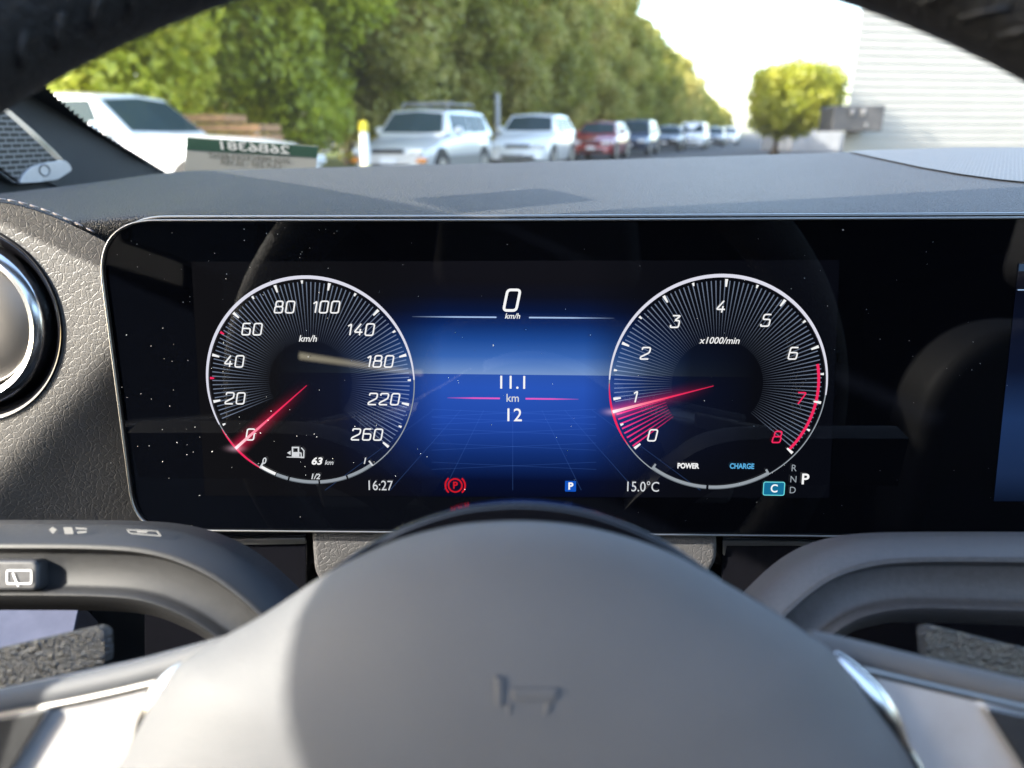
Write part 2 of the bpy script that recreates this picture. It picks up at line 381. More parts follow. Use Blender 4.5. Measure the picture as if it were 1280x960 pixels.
# ---- parked cars
M_tyre = plain('tyre_rubber', (.02, .02, .02), .85); M_alloy = plain('alloy', (.5, .5, .5), .35, .9)
M_carglass = plain('car_glass', (.03, .05, .055), .06, spec=.08)
M_lamp = plain('lamp_lens', (.75, .75, .72), .12); M_amber = plain('amber_lens', (.75, .25, .02), .2)
M_under = plain('black_trim', (.02, .02, .02), .6)
def paint(name, col, metal=.0, rough=.3): return plain(name, col, rough, metal, coat=.8)
P_white = paint('white_car_paint', (.8, .8, .78)); P_silver = paint('silver_car_paint', (.62, .62, .61), .3, .35)
P_red = paint('red_car_paint', (.28, .015, .02)); P_blue = paint('dark_blue_car_paint', (.03, .05, .09), .3); P_black = paint('black_car_paint', (.015, .015, .017))
P_grey = paint('grey_car_paint', (.12, .125, .13), .3); P_clad = plain('grey_cladding', (.22, .21, .19), .6)
def car(name, label, front, az, L, Wd, H, P, belt=.98, hoodf=.78, cab=(.27, .40, .86, .99), rails=False, clad=None, amber=False, top_w=.74, group='cars parked along the row of trees'):
    """front: ground point under the middle of the front bumper; az: compass of the axis from nose to tail"""
    R = Matrix.Rotation(-az, 4, 'Z'); M = Matrix.Translation(front) @ R     # local y: nose 0 -> tail L
    t = thing(name, label, 'car', M, group); hw = Wd / 2
    st = [(0.0, .62, .80), (.02, .70, .92), (.07, hoodf, .97), (.16, hoodf + .07, 1.0), (cab[0], belt, 1.0), (.5, belt + .02, 1.0), (.8, belt + .04, 1.0), (.95, belt + .02, .97), (.985, belt - .02, .92), (1.0, .85, .84)]
    bm = bmesh.new(); rings = []
    for f, zt, wf in st:
        y = f * L; h = hw * wf; zb = .24 if .03 < f < .97 else .3
        half = [(0, zt + .015), (h * .7, zt), (h * .93, zt - .05), (h * .99, zt - .16), (h, .62 if zt > .72 else zt * .8), (h * .985, .42), (h * .93, zb)]
        ring = [(x, y, z) for x, z in half] + [(-x, y, z) for x, z in reversed(half[1:])]
        rings.append([bm.verts.new(p) for p in ring])
    n = len(rings[0])
    for a, b in zip(rings, rings[1:]):
        for k in range(n): bm.faces.new((a[k], a[(k + 1) % n], b[(k + 1) % n], b[k]))
    bm.faces.new(rings[0]); bm.faces.new(list(reversed(rings[-1])))
    body = from_bm('body', bm, P, t, M, .6)
    # cabin
    c0, c1, c2, c3 = [c * L for c in cab]; bw, tw = hw * .93, hw * top_w; zr = H - .06
    P8 = lambda y, z, x: Vector((x, y, z))
    wt = c0 + (c1 - c0) * .95; zt_ = H - .09; tr_ = c2 + (c3 - c2) * .12; bz = belt - .02
    bm = bmesh.new(); Q = lambda x, y, z: bm.verts.new((x, y, z))
    L0, L1, L2, L3 = Q(-bw, c0, bz), Q(-tw, wt, zt_), Q(-tw, tr_, zt_), Q(-bw, c3, bz)
    R0, R1, R2, R3 = Q(bw, c0, bz), Q(tw, wt, zt_), Q(tw, tr_, zt_), Q(bw, c3, bz)
    M0, M1, M2, M3 = Q(0, c0 - .06, bz), Q(0, wt - .06, zt_ + .035), Q(0, tr_ + .04, zt_ + .03), Q(0, c3 + .03, bz)
    ym_ = (wt + tr_) / 2; LT, RT, MT = Q(-tw * .96, ym_, zt_ + .035), Q(tw * .96, ym_, zt_ + .035), Q(0, ym_, H)
    LE, RE = Q(-tw, ym_, zt_), Q(tw, ym_, zt_)
    for f in ((L0, L1, LE, L2, L3), (R3, R2, RE, R1, R0), (L0, M0, M1, L1), (M0, R0, R1, M1), (L3, L2, M2, M3), (M3, M2, R2, R3), (L1, M1, MT, LT), (M1, R1, RT, MT), (LT, MT, M2, L2), (MT, RT, R2, M2), (L1, LT, LE), (LE, LT, L2), (R1, RE, RT), (RE, R2, RT)): bm.faces.new(f)
    cabin = from_bm('cabin_roof', bm, P, t, M, .7); bevel(cabin, .03, 3)
    def winglass(nm, pts, off, mat=M_carglass):
        pts = [Vector(p) for p in pts]; n = len(pts); of = Vector(off); fr_ = [p + of for p in pts]; bk = [p - of for p in pts]
        return mesh(nm, fr_ + bk, [tuple(range(n)), tuple(range(2 * n - 1, n - 1, -1))] + [(i, n + i, n + (i + 1) % n, (i + 1) % n) for i in range(n)], mat, t, M)
    def lerp(p, q, f): return Vector(p) + (Vector(q) - Vector(p)) * f
    def wpt(x, f):      # point on the bowed windshield, x from -1 to 1, f from 0 (base) to 1 (top)
        e = lerp((bw * (1 if x > 0 else -1), c0, bz), (tw * (1 if x > 0 else -1), wt, zt_), f); m_ = lerp((0, c0 - .06, bz), (0, wt - .06, zt_ + .035), f); return lerp(m_, e, abs(x))
    winglass('windshield', [wpt(-.9, .12), wpt(0, .1), wpt(.9, .12), wpt(.88, .88), wpt(0, .9), wpt(-.88, .88)], (0, -.012, .012))
    def rpt(x, f):
        e = lerp((bw * (1 if x > 0 else -1), c3, bz), (tw * (1 if x > 0 else -1), tr_, zt_), f); m_ = lerp((0, c3 + .03, bz), (0, tr_ + .04, zt_ + .03), f); return lerp(m_, e, abs(x))
    winglass('rear_window', [rpt(-.85, .2), rpt(0, .2), rpt(.85, .2), rpt(.82, .85), rpt(0, .87), rpt(-.82, .85)], (0, .012, .012))
    for sx in (-1, 1):
        def spt(f, g):   # f along the belt, g up the flank
            return lerp(lerp((sx * bw, c0, bz), (sx * bw, c3, bz), f), lerp((sx * tw, wt, zt_), (sx * tw, tr_, zt_), f), g)
        for qa in (((.13, .14), (.475, .14), (.48, .88), (.05, .88)), ((.51, .14), (.74, .14), (.80, .88), (.51, .88)), ((.77, .14), (.9, .2), (.95, .82), (.83, .88))):
            winglass('side_window', [spt(*q) for q in qa], (sx * .012, 0, .003))
        bm = bmesh.new(); bmesh.ops.create_icosphere(bm, subdivisions=2, radius=1, matrix=Matrix.Translation((sx * (hw + .07), c0 + .42, belt + .08)) @ Matrix.Diagonal((.12, .07, .09, 1)))
        from_bm('door_mirror', bm, P, t, M, 9)
        # head lamp and grille corner
        bm = bmesh.new(); box(bm, (sx * hw * .68, .035, .67), (hw * .42, .12, .13)); hl = from_bm('headlight', bm, M_lamp, t, M); bevel(hl, .03, 2)
        if amber:
            bm = bmesh.new(); box(bm, (sx * hw * .84, .06, .5), (.2, .16, .09)); bevel(from_bm('turn_lamp', bm, M_amber, t, M), .02, 1)
        for wy in (.185 * L, .80 * L):
            bm = bmesh.new(); Rw = Matrix.Translation((sx * (hw - .10), wy, .33)) @ Matrix.Rotation(math.pi / 2, 4, 'Y')
            bmesh.ops.create_cone(bm, cap_ends=True, segments=28, radius1=.33, radius2=.33, depth=.21, matrix=Rw)
            wh = from_bm('wheel', bm, M_tyre, t, M, .6); bevel(wh, .02, 2)
            bm = bmesh.new(); bmesh.ops.create_cone(bm, cap_ends=True, segments=24, radius1=.22, radius2=.2, depth=.23, matrix=Rw); 
            from_bm('rim', bm, M_alloy, wh, M, .6)
            bm = bmesh.new(); bmesh.ops.create_cone(bm, cap_ends=True, segments=28, radius1=.39, radius2=.39, depth=.06, matrix=Matrix.Translation((sx * (hw - .022), wy, .36)) @ Matrix.Rotation(math.pi / 2, 4, 'Y'))
            from_bm('wheel_arch', bm, M_under, t, M, .6)
        if rails:
            bm = bmesh.new(); x = sx * tw * .85
            tube(bm, [(x, c1 + .25, H - .05), (x, c1 + .35, H + .07), (x, c2 - .35, H + .07), (x, c2 - .2, H - .05)], .025, 8); from_bm('roof_rail', bm, P_clad, t, M, 9)
    bm = bmesh.new(); box(bm, (0, .012, .68), (hw * .8, .06, .09)); from_bm('grille', bm, M_under, t, M)
    bm = bmesh.new(); box(bm, (0, .02, .38), (hw * 1.1, .08, .1)); from_bm('bumper_intake', bm, M_under, t, M)
    bm = bmesh.new(); box(bm, (0, -.006, .48), (.34, .02, .12)); from_bm('number_plate', bm, M_white, t, M)
    if rails:
        for yy in (c1 + .5, c2 - .6):
            bm = bmesh.new(); tube(bm, [(-tw * .95, yy, H + .09), (tw * .95, yy, H + .09)], .03, 8); from_bm('roof_bar', bm, P_clad, t, M, 9)
    if clad:
        for sx in (-1, 1):
            bm = bmesh.new(); box(bm, (sx * (hw + .004), L * .5, .42), (.03, L * .46, .3)); from_bm('sill_cladding', bm, clad, t, M)
    return t
AZ = D2R(11)
def fp(px, d): return Vector(((px - 671) / 982 * d, d, 0))
car('parked_estate_car', 'silver estate car with roof bars and grey sill cladding behind the yellow bollard', fp(480, 15.8), D2R(15), 4.45, 1.75, 1.58, P_silver, belt=1.0, rails=True, clad=P_clad, amber=True, cab=(.27, .39, .9, .995))
car('parked_hatchback', 'bright white rounded car parked between the silver and red cars', fp(645, 22.2), D2R(14), 4.3, 1.8, 1.62, P_white, belt=1.05, hoodf=.85, cab=(.26, .42, .82, .99))
car('parked_hatchback', 'red hatchback parked behind the white rounded car', fp(737, 30), D2R(16), 4.1, 1.75, 1.5, P_red, cab=(.25, .42, .84, .99))
car('parked_estate_car', 'dark blue estate car parked behind the red hatchback', fp(784, 36.5), D2R(16), 4.5, 1.8, 1.66, P_blue, cab=(.25, .40, .9, .99))
car('parked_saloon', 'black saloon parked in the shade behind the dark blue estate', fp(828, 45), D2R(16), 4.5, 1.8, 1.45, P_black, cab=(.3, .45, .75, .92))
car('parked_van', 'small white van in the parked row behind the black saloon', fp(860, 50), D2R(17), 4.2, 1.8, 1.7, P_white, cab=(.2, .35, .93, .99))
car('parked_saloon', 'grey saloon far down the parked row beside the small white van', fp(886, 60), D2R(17), 4.5, 1.8, 1.45, P_grey, cab=(.3, .45, .75, .92))
car('parked_saloon', 'small white saloon far down the parked row, before the clipped tree', fp(905, 68), D2R(17), 4.5, 1.8, 1.5, P_white, cab=(.3, .45, .75, .92))
car('parked_van', 'white van half hidden behind the clipped tree trunk', fp(985, 48), D2R(20), 4.6, 1.9, 1.6, P_white, cab=(.2, .32, .93, .99), group='cars beside the pale building')
car('parked_car', 'nearest white car with a sloping windscreen, half hidden behind the windshield edge and the sticker', fp(366, 10.6), D2R(-81), 5.2, 1.9, 1.6, P_white, belt=1.02, hoodf=.9, cab=(.36, .48, .84, .93), top_w=.8, group='cars near the windshield edge')

# ---- bollard, lamp post, timber, building
bl = thing('bollard', 'slim yellow and white bollard in front of the silver estate car', 'bollard', Matrix.Translation(fp(452, 13.6)))
M_yel = plain('yellow_paint', (.8, .62, .03), .5); M_wht = plain('white_paint', (.8, .8, .76), .5, var=.05)
bm = bmesh.new(); tube(bm, [(0, 0, 0), (0, 0, 1.02), (0, 0, 1.06)], [.075, .075, .05], 16); p_ = from_bm('post', bm, M_wht, None, None, .7); p_.parent = bl
bm = bmesh.new(); tube(bm, [(0, 0, 1.061), (0, 0, 1.2), (0, 0, 1.24)], [.077, .077, .03], 16); p_ = from_bm('cap', bm, M_yel, None, None, .7); p_.parent = bl
bm = bmesh.new(); tube(bm, [(0, 0, .02), (0, 0, .5)], .079, 16); p_ = from_bm('band', bm, M_yel, None, None, .7); p_.parent = bl
lp = thing('lamp_post', 'thin grey lamp post standing behind the white rounded car', 'lamp post', Matrix.Translation(fp(620, 27)))
bm = bmesh.new(); tube(bm, [(0, 0, 0), (0, 0, 1.6), (0, 0, 2.3)], [.12, .1, .09], 12); p_ = from_bm('pole', bm, plain('galvanised', (.35, .36, .38), .5, .5), None, None, .7); p_.parent = lp
M_wood = plain('sawn_timber', (.42, .22, .10), .8, var=.3, scale=4)
k = 0
tb = fp(282, 14.5)
for (dx, z, L_) in ((0, .95, 1.65), (0, 1.12, 1.6), (-.3, 1.29, .9), (0, .78, 1.7), (.05, .61, 1.7), (0, .44, 1.7), (0, .27, 1.7), (0, .1, 1.7)):
    bm = bmesh.new(); box(bm, (0, 0, 0), (L_, .9, .13)); o = from_bm('timber_pack', bm, M_wood, None, Matrix.Translation(tb + Vector((dx, 0, z))) @ Matrix.Rotation(D2R(-8 + k * 2), 4, 'Z')); bevel(o, .012, 1)
    tag(o, ['second layer of orange timber in the stack under the trees', 'orange timber layer just below the short top layer of the stack', 'short topmost layer of orange timber in the stack', 'third layer of orange timber, near sticker height in the stack', 'middle timber layer of the stack behind the sticker', 'low timber layer of the stack, third above the ground', 'second lowest timber layer of the stack', 'lowest timber layer of the stack lying on the ground'][k], 'timber', 'layers of the timber stack'); k += 1

bd = thing('building', 'pale clapboard building with a dark canopy at its far corner', 'building', Matrix.Translation((7.9, 20.5, 0)))
M_clap = plain('cream_clapboard', (.335, .325, .29), .6, var=.05, scale=1.5)
wa, wb = Vector((0, 0, 0)), Vector((16, 3.3, 0)); wd = (wb - wa).normalized(); wn = Vector((wd.y, -wd.x, 0)); wn = wn if wn.dot(SUN) > 0 else -wn; we = Vector((.40, .92, 0)) * 9
vs_, fs = [], []; HH = 7.2; lap = .18; z = 0
while z < HH:
    q = len(vs_)
    for e in (wa, wb):
        vs_ += [e + wn * .03 + Vector((0, 0, z)), e + wn * .006 + Vector((0, 0, z + lap)), ]
    vs_ += [wa + wn * .006 + Vector((0, 0, z)), wb + wn * .006 + Vector((0, 0, z))]
    fs += [(q, q + 2, q + 3, q + 1), (q + 4, q + 5, q + 2, q)]; z += lap
bw_ = mesh('wall', [v + Vector((7.9, 20.5, 0)) for v in vs_], fs, M_clap, bd)
for nm, pts in (('end_wall', (wa, wa + we)), ('back_wall', (wa + we, wb + we)), ('rear_end_wall', (wb + we, wb))):
    p, q = pts; mesh('wall', [Vector((7.9, 20.5, 0)) + v for v in (p, q, q + Vector((0, 0, HH)), p + Vector((0, 0, HH)))], [(0, 1, 2, 3)], M_clap, bd)
mesh('roof', [Vector((7.9, 20.5, HH + .002)) + v for v in (wa + wn * .2, wb + wn * .2, wb + we, wa + we)] + [Vector((7.9, 20.5, HH + .25)) + v for v in (wa + wn * .2, wb + wn * .2, wb + we, wa + we)], [(0, 1, 2, 3), (7, 6, 5, 4), (0, 4, 5, 1), (1, 5, 6, 2), (2, 6, 7, 3), (3, 7, 4, 0)], plain('roof_edge', (.3, .3, .3), .6), bd)
cp = at_depth(1058, 150, 1); cv = (fp(1056, 19.9))
Rz = Matrix.Rotation(math.atan2(wd.y, wd.x), 4, 'Z')
bm = bmesh.new(); box(bm, (0, 0, 0), (1.15, 1.5, .58)); cn = from_bm('canopy', bm, plain('charcoal_metal', (.05, .05, .052), .5, var=.2, scale=3), None, Matrix.Translation(cv + Vector((-.05, -.0, 1.36))) @ Matrix.Rotation(D2R(-8), 4, 'Z')); bevel(cn, .02, 1); child(cn, bd)
for dx, dz, r_ in ((-.32, 1.5, .07), (-.05, 1.5, .07), (.05, 1.2, .05)):
    bm = bmesh.new(); bmesh.ops.create_uvsphere(bm, u_segments=14, v_segments=8, radius=r_, matrix=Matrix.Translation(cv + Vector((dx, -.77, dz))) @ Matrix.Diagonal((.7, .5, 1.2, 1))); l_ = from_bm('lantern', bm, plain('frosted_glass', (.2, .2, .2), .3), None, None, 9); child(l_, cn)
ob = thing('outbuilding', 'low grey outbuilding beyond the clipped tree', 'building', Matrix.Translation(fp(1016, 44)))
bm = bmesh.new(); box(bm, (0, 3, 1.1), (2.6, 6, 2.2)); o = from_bm('wall', bm, plain('grey_render', (.33, .34, .35), .8, var=.15, scale=2)); o.parent = ob
bm = bmesh.new(); box(bm, (0, 3, 2.25), (2.9, 6.3, .12)); o = from_bm('roof', bm, M_under); o.parent = ob

# ================================================================== OWN CAR: SHELL
XS = -.37                                                   # inner face of the left side
wz = lambda y: -.035 + .36 * (.75 - y)                      # windshield edge height (relative to the camera) at distance y
V = lambda x, y, z: CAM + Vector((x, y, z))
shell = thing('car_cabin', 'dark car cabin shell with windshield, pillars and headlining around the dashboard', 'car interior', Matrix.Translation(CAM))
# header line on the windshield plane
head = [(-.372, .12), (-.262, .16), (-.043, .228), (.3, .28), (.7, .24), (1.06, .12)]
hp = smoothpath([(x, y, wz(y)) for x, y in head], 5)
vs_ = []; fs = []
# windshield: from header down to base, slight bow
cols = len(hp); rows = 8
for i, p in enumerate(hp):
    for j in range(rows + 1):
        t = j / rows; xb = p.x; yb = .86; y = p.y + (yb - p.y) * t
        vs_.append(V(xb, y, wz(y) ))
for i in range(cols - 1):
    for j in range(rows):
        a = i * (rows + 1) + j; fs.append((a, a + 1, a + rows + 2, a + rows + 1))
wsh = mesh('windshield', vs_, fs, M_wind, shell, None, 9)
# black frit band with serrated inner edge along the pillar, lying on the inside of the glass
def wpl(px, py, off=.0):   # pixel -> windshield plane
    n_ = Vector((0, .36, 1)).normalized(); return plane_hit(px, py, V(0, .75, -.035) - n_ * off, n_)
fe = [(30, 96), (55, 120), (80, 143), (110, 167), (140, 187), (165, 202), (186, 214), (215, 226)]
fe = smoothpath([Vector((x, y, 0)) for x, y in fe], 26)
vs_, fs = [], []
for i, p in enumerate(fe):
    t = i / len(fe); ser = 3.2 if i % 5 in (1, 2) else 0
    nrm = Vector((.62, -.78, 0)); base = Vector((p.x, p.y, 0))
    inn = base + nrm * ((9 if t < .72 else 9 - 24 * (t - .72)) + ser) ; outp = base - nrm * 30
    vs_ += [wpl(inn.x, inn.y, .004), wpl(outp.x, outp.y, .004)]
    if i: q = len(vs_) - 4; fs.append((q, q + 1, q + 3, q + 2))
mesh('frit_band', vs_, fs, M_dark, wsh)
# roof lining, rails, body sides
def panel(name, pts, mat, par, thick=.012, n_=None):
    pts = [Vector(p) for p in pts]; nn = n_ or (pts[1] - pts[0]).cross(pts[2] - pts[0]).normalized(); n = len(pts)
    return mesh(name, pts + [p + nn * thick for p in pts], [tuple(range(n)), tuple(range(2 * n - 1, n - 1, -1))] + [(i, n + i, n + (i + 1) % n, (i + 1) % n) for i in range(n)], mat, par)
ROOFZ = .215
rf = [V(p.x, p.y, p.z) for p in hp] + [V(1.06, .05, ROOFZ), V(1.06, -1.9, ROOFZ), V(-.372, -1.9, ROOFZ), V(-.372, .05, ROOFZ)]
nh = len(hp)
vs_ = [V(p.x, p.y, p.z + .002) for p in hp] + [V(p.x, .02, ROOFZ + .02) for p in hp] + [V(p.x, -1.9, ROOFZ + .02) for p in hp]
top = [v + Vector((0, 0, .03)) for v in vs_]; nv = len(vs_)
rows_y = [None, .02, -.02, -.75, -1.9]
vs_ = vs_[:nh] + [V(p.x, y_, ROOFZ + .02) for y_ in rows_y[1:] for p in hp]
top = [v + Vector((0, 0, .03)) for v in vs_]; nv = len(vs_)
openi = [i for i in range(nh - 1) if hp[i].x > -.27 and hp[i + 1].x < .98]
fs = [(r * nh + i, r * nh + i + 1, (r + 1) * nh + i + 1, (r + 1) * nh + i) for r in range(4) for i in range(nh - 1) if not (r == 2 and i in openi)]
fs += [tuple(nv + k for k in reversed(f)) for f in fs] + [(i, nv + i, nv + i + 1, i + 1) for i in range(nh - 1)]
mesh('roof_lining', vs_ + top, fs, M_fabric, shell)
x0_, x1_ = hp[openi[0]].x - .01, hp[openi[-1] + 1].x + .01
mesh('added_roof_glass', [V(x0_, -.01, ROOFZ + .055), V(x1_, -.01, ROOFZ + .055), V(x1_, -.76, ROOFZ + .055), V(x0_, -.76, ROOFZ + .055)], [(0, 1, 2, 3)], M_side, shell)  # made-up roof opening, added to let more sky light onto the hub
# left pillar band
ys = [.86, .75, .6, .45, .3, .12, .0, -.3, -.62]
ztop = lambda y: wz(y) if y > .12 else (wz(.12) + (ROOFZ + .02 - wz(.12)) * min(1, (.12 - y) / .12))
zbot = lambda y: ztop(y) - .066
vs_ = []
for y in ys: vs_ += [V(XS, y, ztop(y)), V(XS, y, zbot(y)), V(XS - .05, y, ztop(y) + .019), V(XS - .05, y, zbot(y))]
fs = []
for i in range(len(ys) - 1):
    a, b = 4 * i, 4 * i + 4; fs += [(a, b, b + 1, a + 1), (a + 2, a + 3, b + 3, b + 2), (a, a + 2, b + 2, b), (a + 1, b + 1, b + 3, a + 3)]
mesh('a_pillar', vs_, fs, M_ribbed, shell)
# sail trim ahead of the side window + door below the belt line
def sx_hit(px, py, x=XS): return plane_hit(px, py, V(x, 0, 0), Vector((1, 0, 0)))
sail = [V(XS - .002, .90, -.30), V(XS - .002, .90, wz(.9) - .002), V(XS - .002, .45, zbot(.45) + .004), V(XS - .002, .38, -.12), V(XS - .002, .38, -.30)]
door = thing('driver_door', 'dark driver door with a ribbed corner trim and tweeter speaker', 'car door', Matrix.Translation(CAM))
panel('corner_trim', sail, M_ribbed, door, .03, Vector((-1, 0, 0)))
panel('door_panel', [V(XS, .378, -.75), V(XS, .378, -.13), V(XS, -.6, -.13), V(XS, -.6, -.75)], M_softpl, door, .06, Vector((-1, 0, 0)))
mesh('side_window', [V(XS - .03, .44, -.14), V(XS - .03, -.6, -.14), V(XS - .03, -.6, ROOFZ - .03), V(XS - .03, .0, ROOFZ - .03), V(XS - .03, .12, zbot(.12)), V(XS - .03, .44, zbot(.44))], [(0, 1, 2, 3, 4, 5)], M_side, door)
# speaker grille on the corner trim, in its own local frame (x along the car, y up)
TF = Frame(V(XS, .55, 0), 0, D2R(90))       # n = +x
assert TF.n.x > .9
def tpoly(pts, w_=0): return [TF.uv(x, y, w_) for x, y in pts]
gr = [(-60, 60), (13, 134), (45, 162), (76, 192), (88, 205), (90, 214), (70, 226), (26, 231), (14, 224), (0, 212), (-60, 150)]
slab('speaker_surround', round_poly(tpoly(gr, .006), .004, 3), -.001, .004, M_chrome, TF.M, door, .0012)
cen = Vector((10, 180)); g2 = [(-60, 71), (7, 141), (39, 170), (68, 198), (74, 202), (58, 204), (38, 210), (24, 227), (16, 221), (0, 209), (-60, 146)]
slab('speaker_grille', tpoly(g2, .006), .003, .006, M_grille, TF.M, door)
bd_ = [(22, 229), (28, 217), (37, 208.5), (58, 203), (79, 200), (86, 206), (88, 213), (70, 224.5), (45, 228)]
slab('speaker_badge', round_poly(tpoly(bd_, .006), .003, 3), .004, .0075, M_silver, TF.M, door, .001)
bm = bmesh.new(); c_ = TF.uv(56, 213, .0078); 
tube(bm, [(c_.x + .006 * math.cos(a * .628), c_.y + .004 * math.sin(a * .628), .0077) for a in range(10)], .0005, 5, True); from_bm('badge_mark', bm, M_softpl, door, TF.M)
# rest of the cabin, rear closed for dark reflections except an added slit
panel('right_side', [V(1.06, .86, -.75), V(1.06, .86, -.1), V(1.06, -1.9, -.1), V(1.06, -1.9, -.75)], M_softpl, shell, .05, Vector((1, 0, 0)))
panel('b_pillar', [V(XS, -.45, -.13), V(XS, -.45, ROOFZ), V(XS, -.6, ROOFZ), V(XS, -.6, -.13)], M_fabric, shell, .04, Vector((-1, 0, 0)))
panel('rear_side', [V(XS, -.6, -.75), V(XS, -.6, -.048), V(XS, -1.9, -.048), V(XS, -1.9, -.75)], M_fabric, shell, .04, Vector((-1, 0, 0)))
panel('added_slit_cover', [V(XS, -.6, -.032), V(XS, -.6, ROOFZ + .06), V(XS, -1.9, ROOFZ + .06), V(XS, -1.9, -.032)], M_fabric, shell, .04, Vector((-1, 0, 0)))  # added panel, leaves a bright slit below it for the display to reflect
panel('right_rear_blank', [V(1.06, -.45, -.1), V(1.06, -.45, ROOFZ + .06), V(1.06, -1.9, ROOFZ + .06), V(1.06, -1.9, -.1)], M_fabric, shell, .04, Vector((1, 0, 0)))  # added to close the right rear windows and darken the display's reflections
panel('rear_bulkhead', [V(XS, -1.9, -.75), V(1.06, -1.9, -.75), V(1.06, -1.9, ROOFZ + .06), V(XS, -1.9, ROOFZ + .06)], M_fabric, shell, .04, Vector((0, -1, 0)))
panel('cabin_floor', [V(XS, -1.9, -.75), V(1.06, -1.9, -.75), V(1.06, .9, -.75), V(XS, .9, -.75)], M_fabric, shell, .03, Vector((0, 0, -1)))
panel('firewall', [V(XS - .12, .9, -.78), V(1.1, .9, -.78), V(1.1, .9, -.075), V(XS - .12, .9, -.075)], M_dark, shell, .03, Vector((0, 1, 0)))
hub_shade = panel('hub_shade_panel', [V(XS + .01, -.075, .03), V(XS + .01, -.050, .095), V(XS + .01, -.028, .112), V(XS + .01, -.017, .125), V(XS + .01, -.002, .15), V(XS + .01, 0, .19), V(XS + .01, -.36, .19), V(XS + .01, -.36, .03)], M_fabric, None, .012, Vector((1, 0, 0))); bevel(hub_shade, .004, 2); tag(hub_shade, 'dark unseen panel added across the top of the driver side window to shade the hub', 'shade panel')  # added unseen panel, front edge shaped to the hub's shadow line
# driver seat behind the camera (seen in the display's reflections)
seat = thing('driver_seat', 'dark driver seat with headrest behind the steering wheel', 'car seat', Matrix.Translation(CAM))
for nm, o_, r_ in (('backrest', round_poly([(-.25, -.6), (.25, -.6), (.17, -.2), (.14, .02), (-.14, .02), (-.17, -.2)], .06), -.5), ('headrest', round_poly([(-.13, .05), (.13, .05), (.11, .2), (-.11, .2)], .04), -.46), ):
    sf = Frame(V(0, r_, 0), D2R(15)); slab(nm, o_, -.12, -.01, M_seat, sf.M, seat, .03, 3)
slab('seat_cushion', round_poly([(-.25, -.05), (.25, -.05), (.25, .5), (-.25, .5)], .05), 0, .12, M_seat, Matrix.Translation(V(0, -.45, -.62)), seat, .03, 3)

pseat = thing('passenger_seat', 'dark passenger seat with headrest across from the steering wheel', 'car seat', Matrix.Translation(CAM))
for nm, o_, r_ in (('backrest', round_poly([(-.25, -.6), (.25, -.6), (.22, -.05), (.15, .02), (-.15, .02), (-.22, -.05)], .06), -.5), ('headrest', round_poly([(-.13, .05), (.13, .05), (.11, .2), (-.11, .2)], .04), -.46), ):
    sf = Frame(V(.72, r_, 0), D2R(15)); slab(nm, o_, -.12, -.01, M_seat, sf.M, pseat, .03, 3)
slab('seat_cushion', round_poly([(-.25, -.05), (.25, -.05), (.25, .5), (-.25, .5)], .05), 0, .12, M_seat, Matrix.Translation(V(.72, -.45, -.62)), pseat, .03, 3)

# sticker on the windshield, printed to be read from outside
st_n = Vector((0, -.94, -.34)).normalized(); st_o = V(0, .675, -.012)
wps = lambda px, py: plane_hit(px, py, st_o, st_n)
q = [wps(234, 171.5), wps(398, 183), wps(393, 226), wps(229, 228)]
stx = (q[1] - q[0]).normalized(); sty = (q[0] - q[3]); sty = (sty - stx * sty.dot(stx)).normalized(); stn = stx.cross(sty)
SMt = Matrix(((stx.x, sty.x, stn.x, q[3].x), (stx.y, sty.y, stn.y, q[3].y), (stx.z, sty.z, stn.z, q[3].z), (0, 0, 0, 1)))
inv = SMt.inverted(); ql = [inv @ p for p in q]
def mk_paper(name, col, tr=.5):
    a = N(name); d = a.add('BsdfDiffuse'); t = a.add('BsdfTranslucent'); d.inputs[0].default_value = (*col, 1); t.inputs[0].default_value = (*col, 1)
    m = a.add('MixShader'); m.inputs[0].default_value = tr; a.link(d.outputs[0], m.inputs[1]); a.link(t.outputs[0], m.inputs[2]); a.n.remove(a.p); a.link(m.outputs[0], a.out.inputs[0]); return a.m
M_paper = mk_paper('cream_paper', (.42, .41, .37)); M_green = mk_paper('green_print', (.06, .12, .09)); M_ink = mk_paper('grey_ink', (.12, .12, .11)); M_wprint = mk_paper('white_print', (.8, .8, .78))
stk = mesh('stock_sticker', ql + [p - Vector((0, 0, .0004)) for p in ql], [(3, 2, 1, 0), (4, 5, 6, 7), (0, 1, 5, 4), (1, 2, 6, 5), (2, 3, 7, 6), (3, 0, 4, 7)], M_paper, None, SMt)
tag(stk, 'cream paper stock sticker with a green band, lettering seen mirrored through the windshield', 'sticker')
gb = [inv @ wps(x, y) for x, y in ((234, 171.5), (398, 183), (396.5, 197), (232.5, 187))]
FONTC = {}
def text(name, s, M, size, mat, parent=None, sx=1.0, shear=0, align='CENTER', flip=1, bold=0):
    cu = bpy.data.curves.new('t', 'FONT'); cu.body = s; cu.size = size; cu.align_x = align; cu.align_y = 'CENTER'; cu.shear = shear; cu.offset = bold; cu.resolution_u = 4
    o = bpy.data.objects.new('t', cu); COL.objects.link(o)
    me = bpy.data.meshes.new_from_object(o.evaluated_get(bpy.context.evaluated_depsgraph_get()) if False else o); bpy.data.objects.remove(o); bpy.data.curves.remove(cu)
    me.transform(Matrix.Diagonal((sx * flip, 1, 1, 1)))
    ob = link(name, me, mat, None, M)
    if parent is not None: child(ob, parent)
    return ob
hgt = (ql[0] - ql[3]).length; wid = (ql[1] - ql[0]).length; ang = math.atan2(ql[1].y - ql[0].y, ql[1].x - ql[0].x)
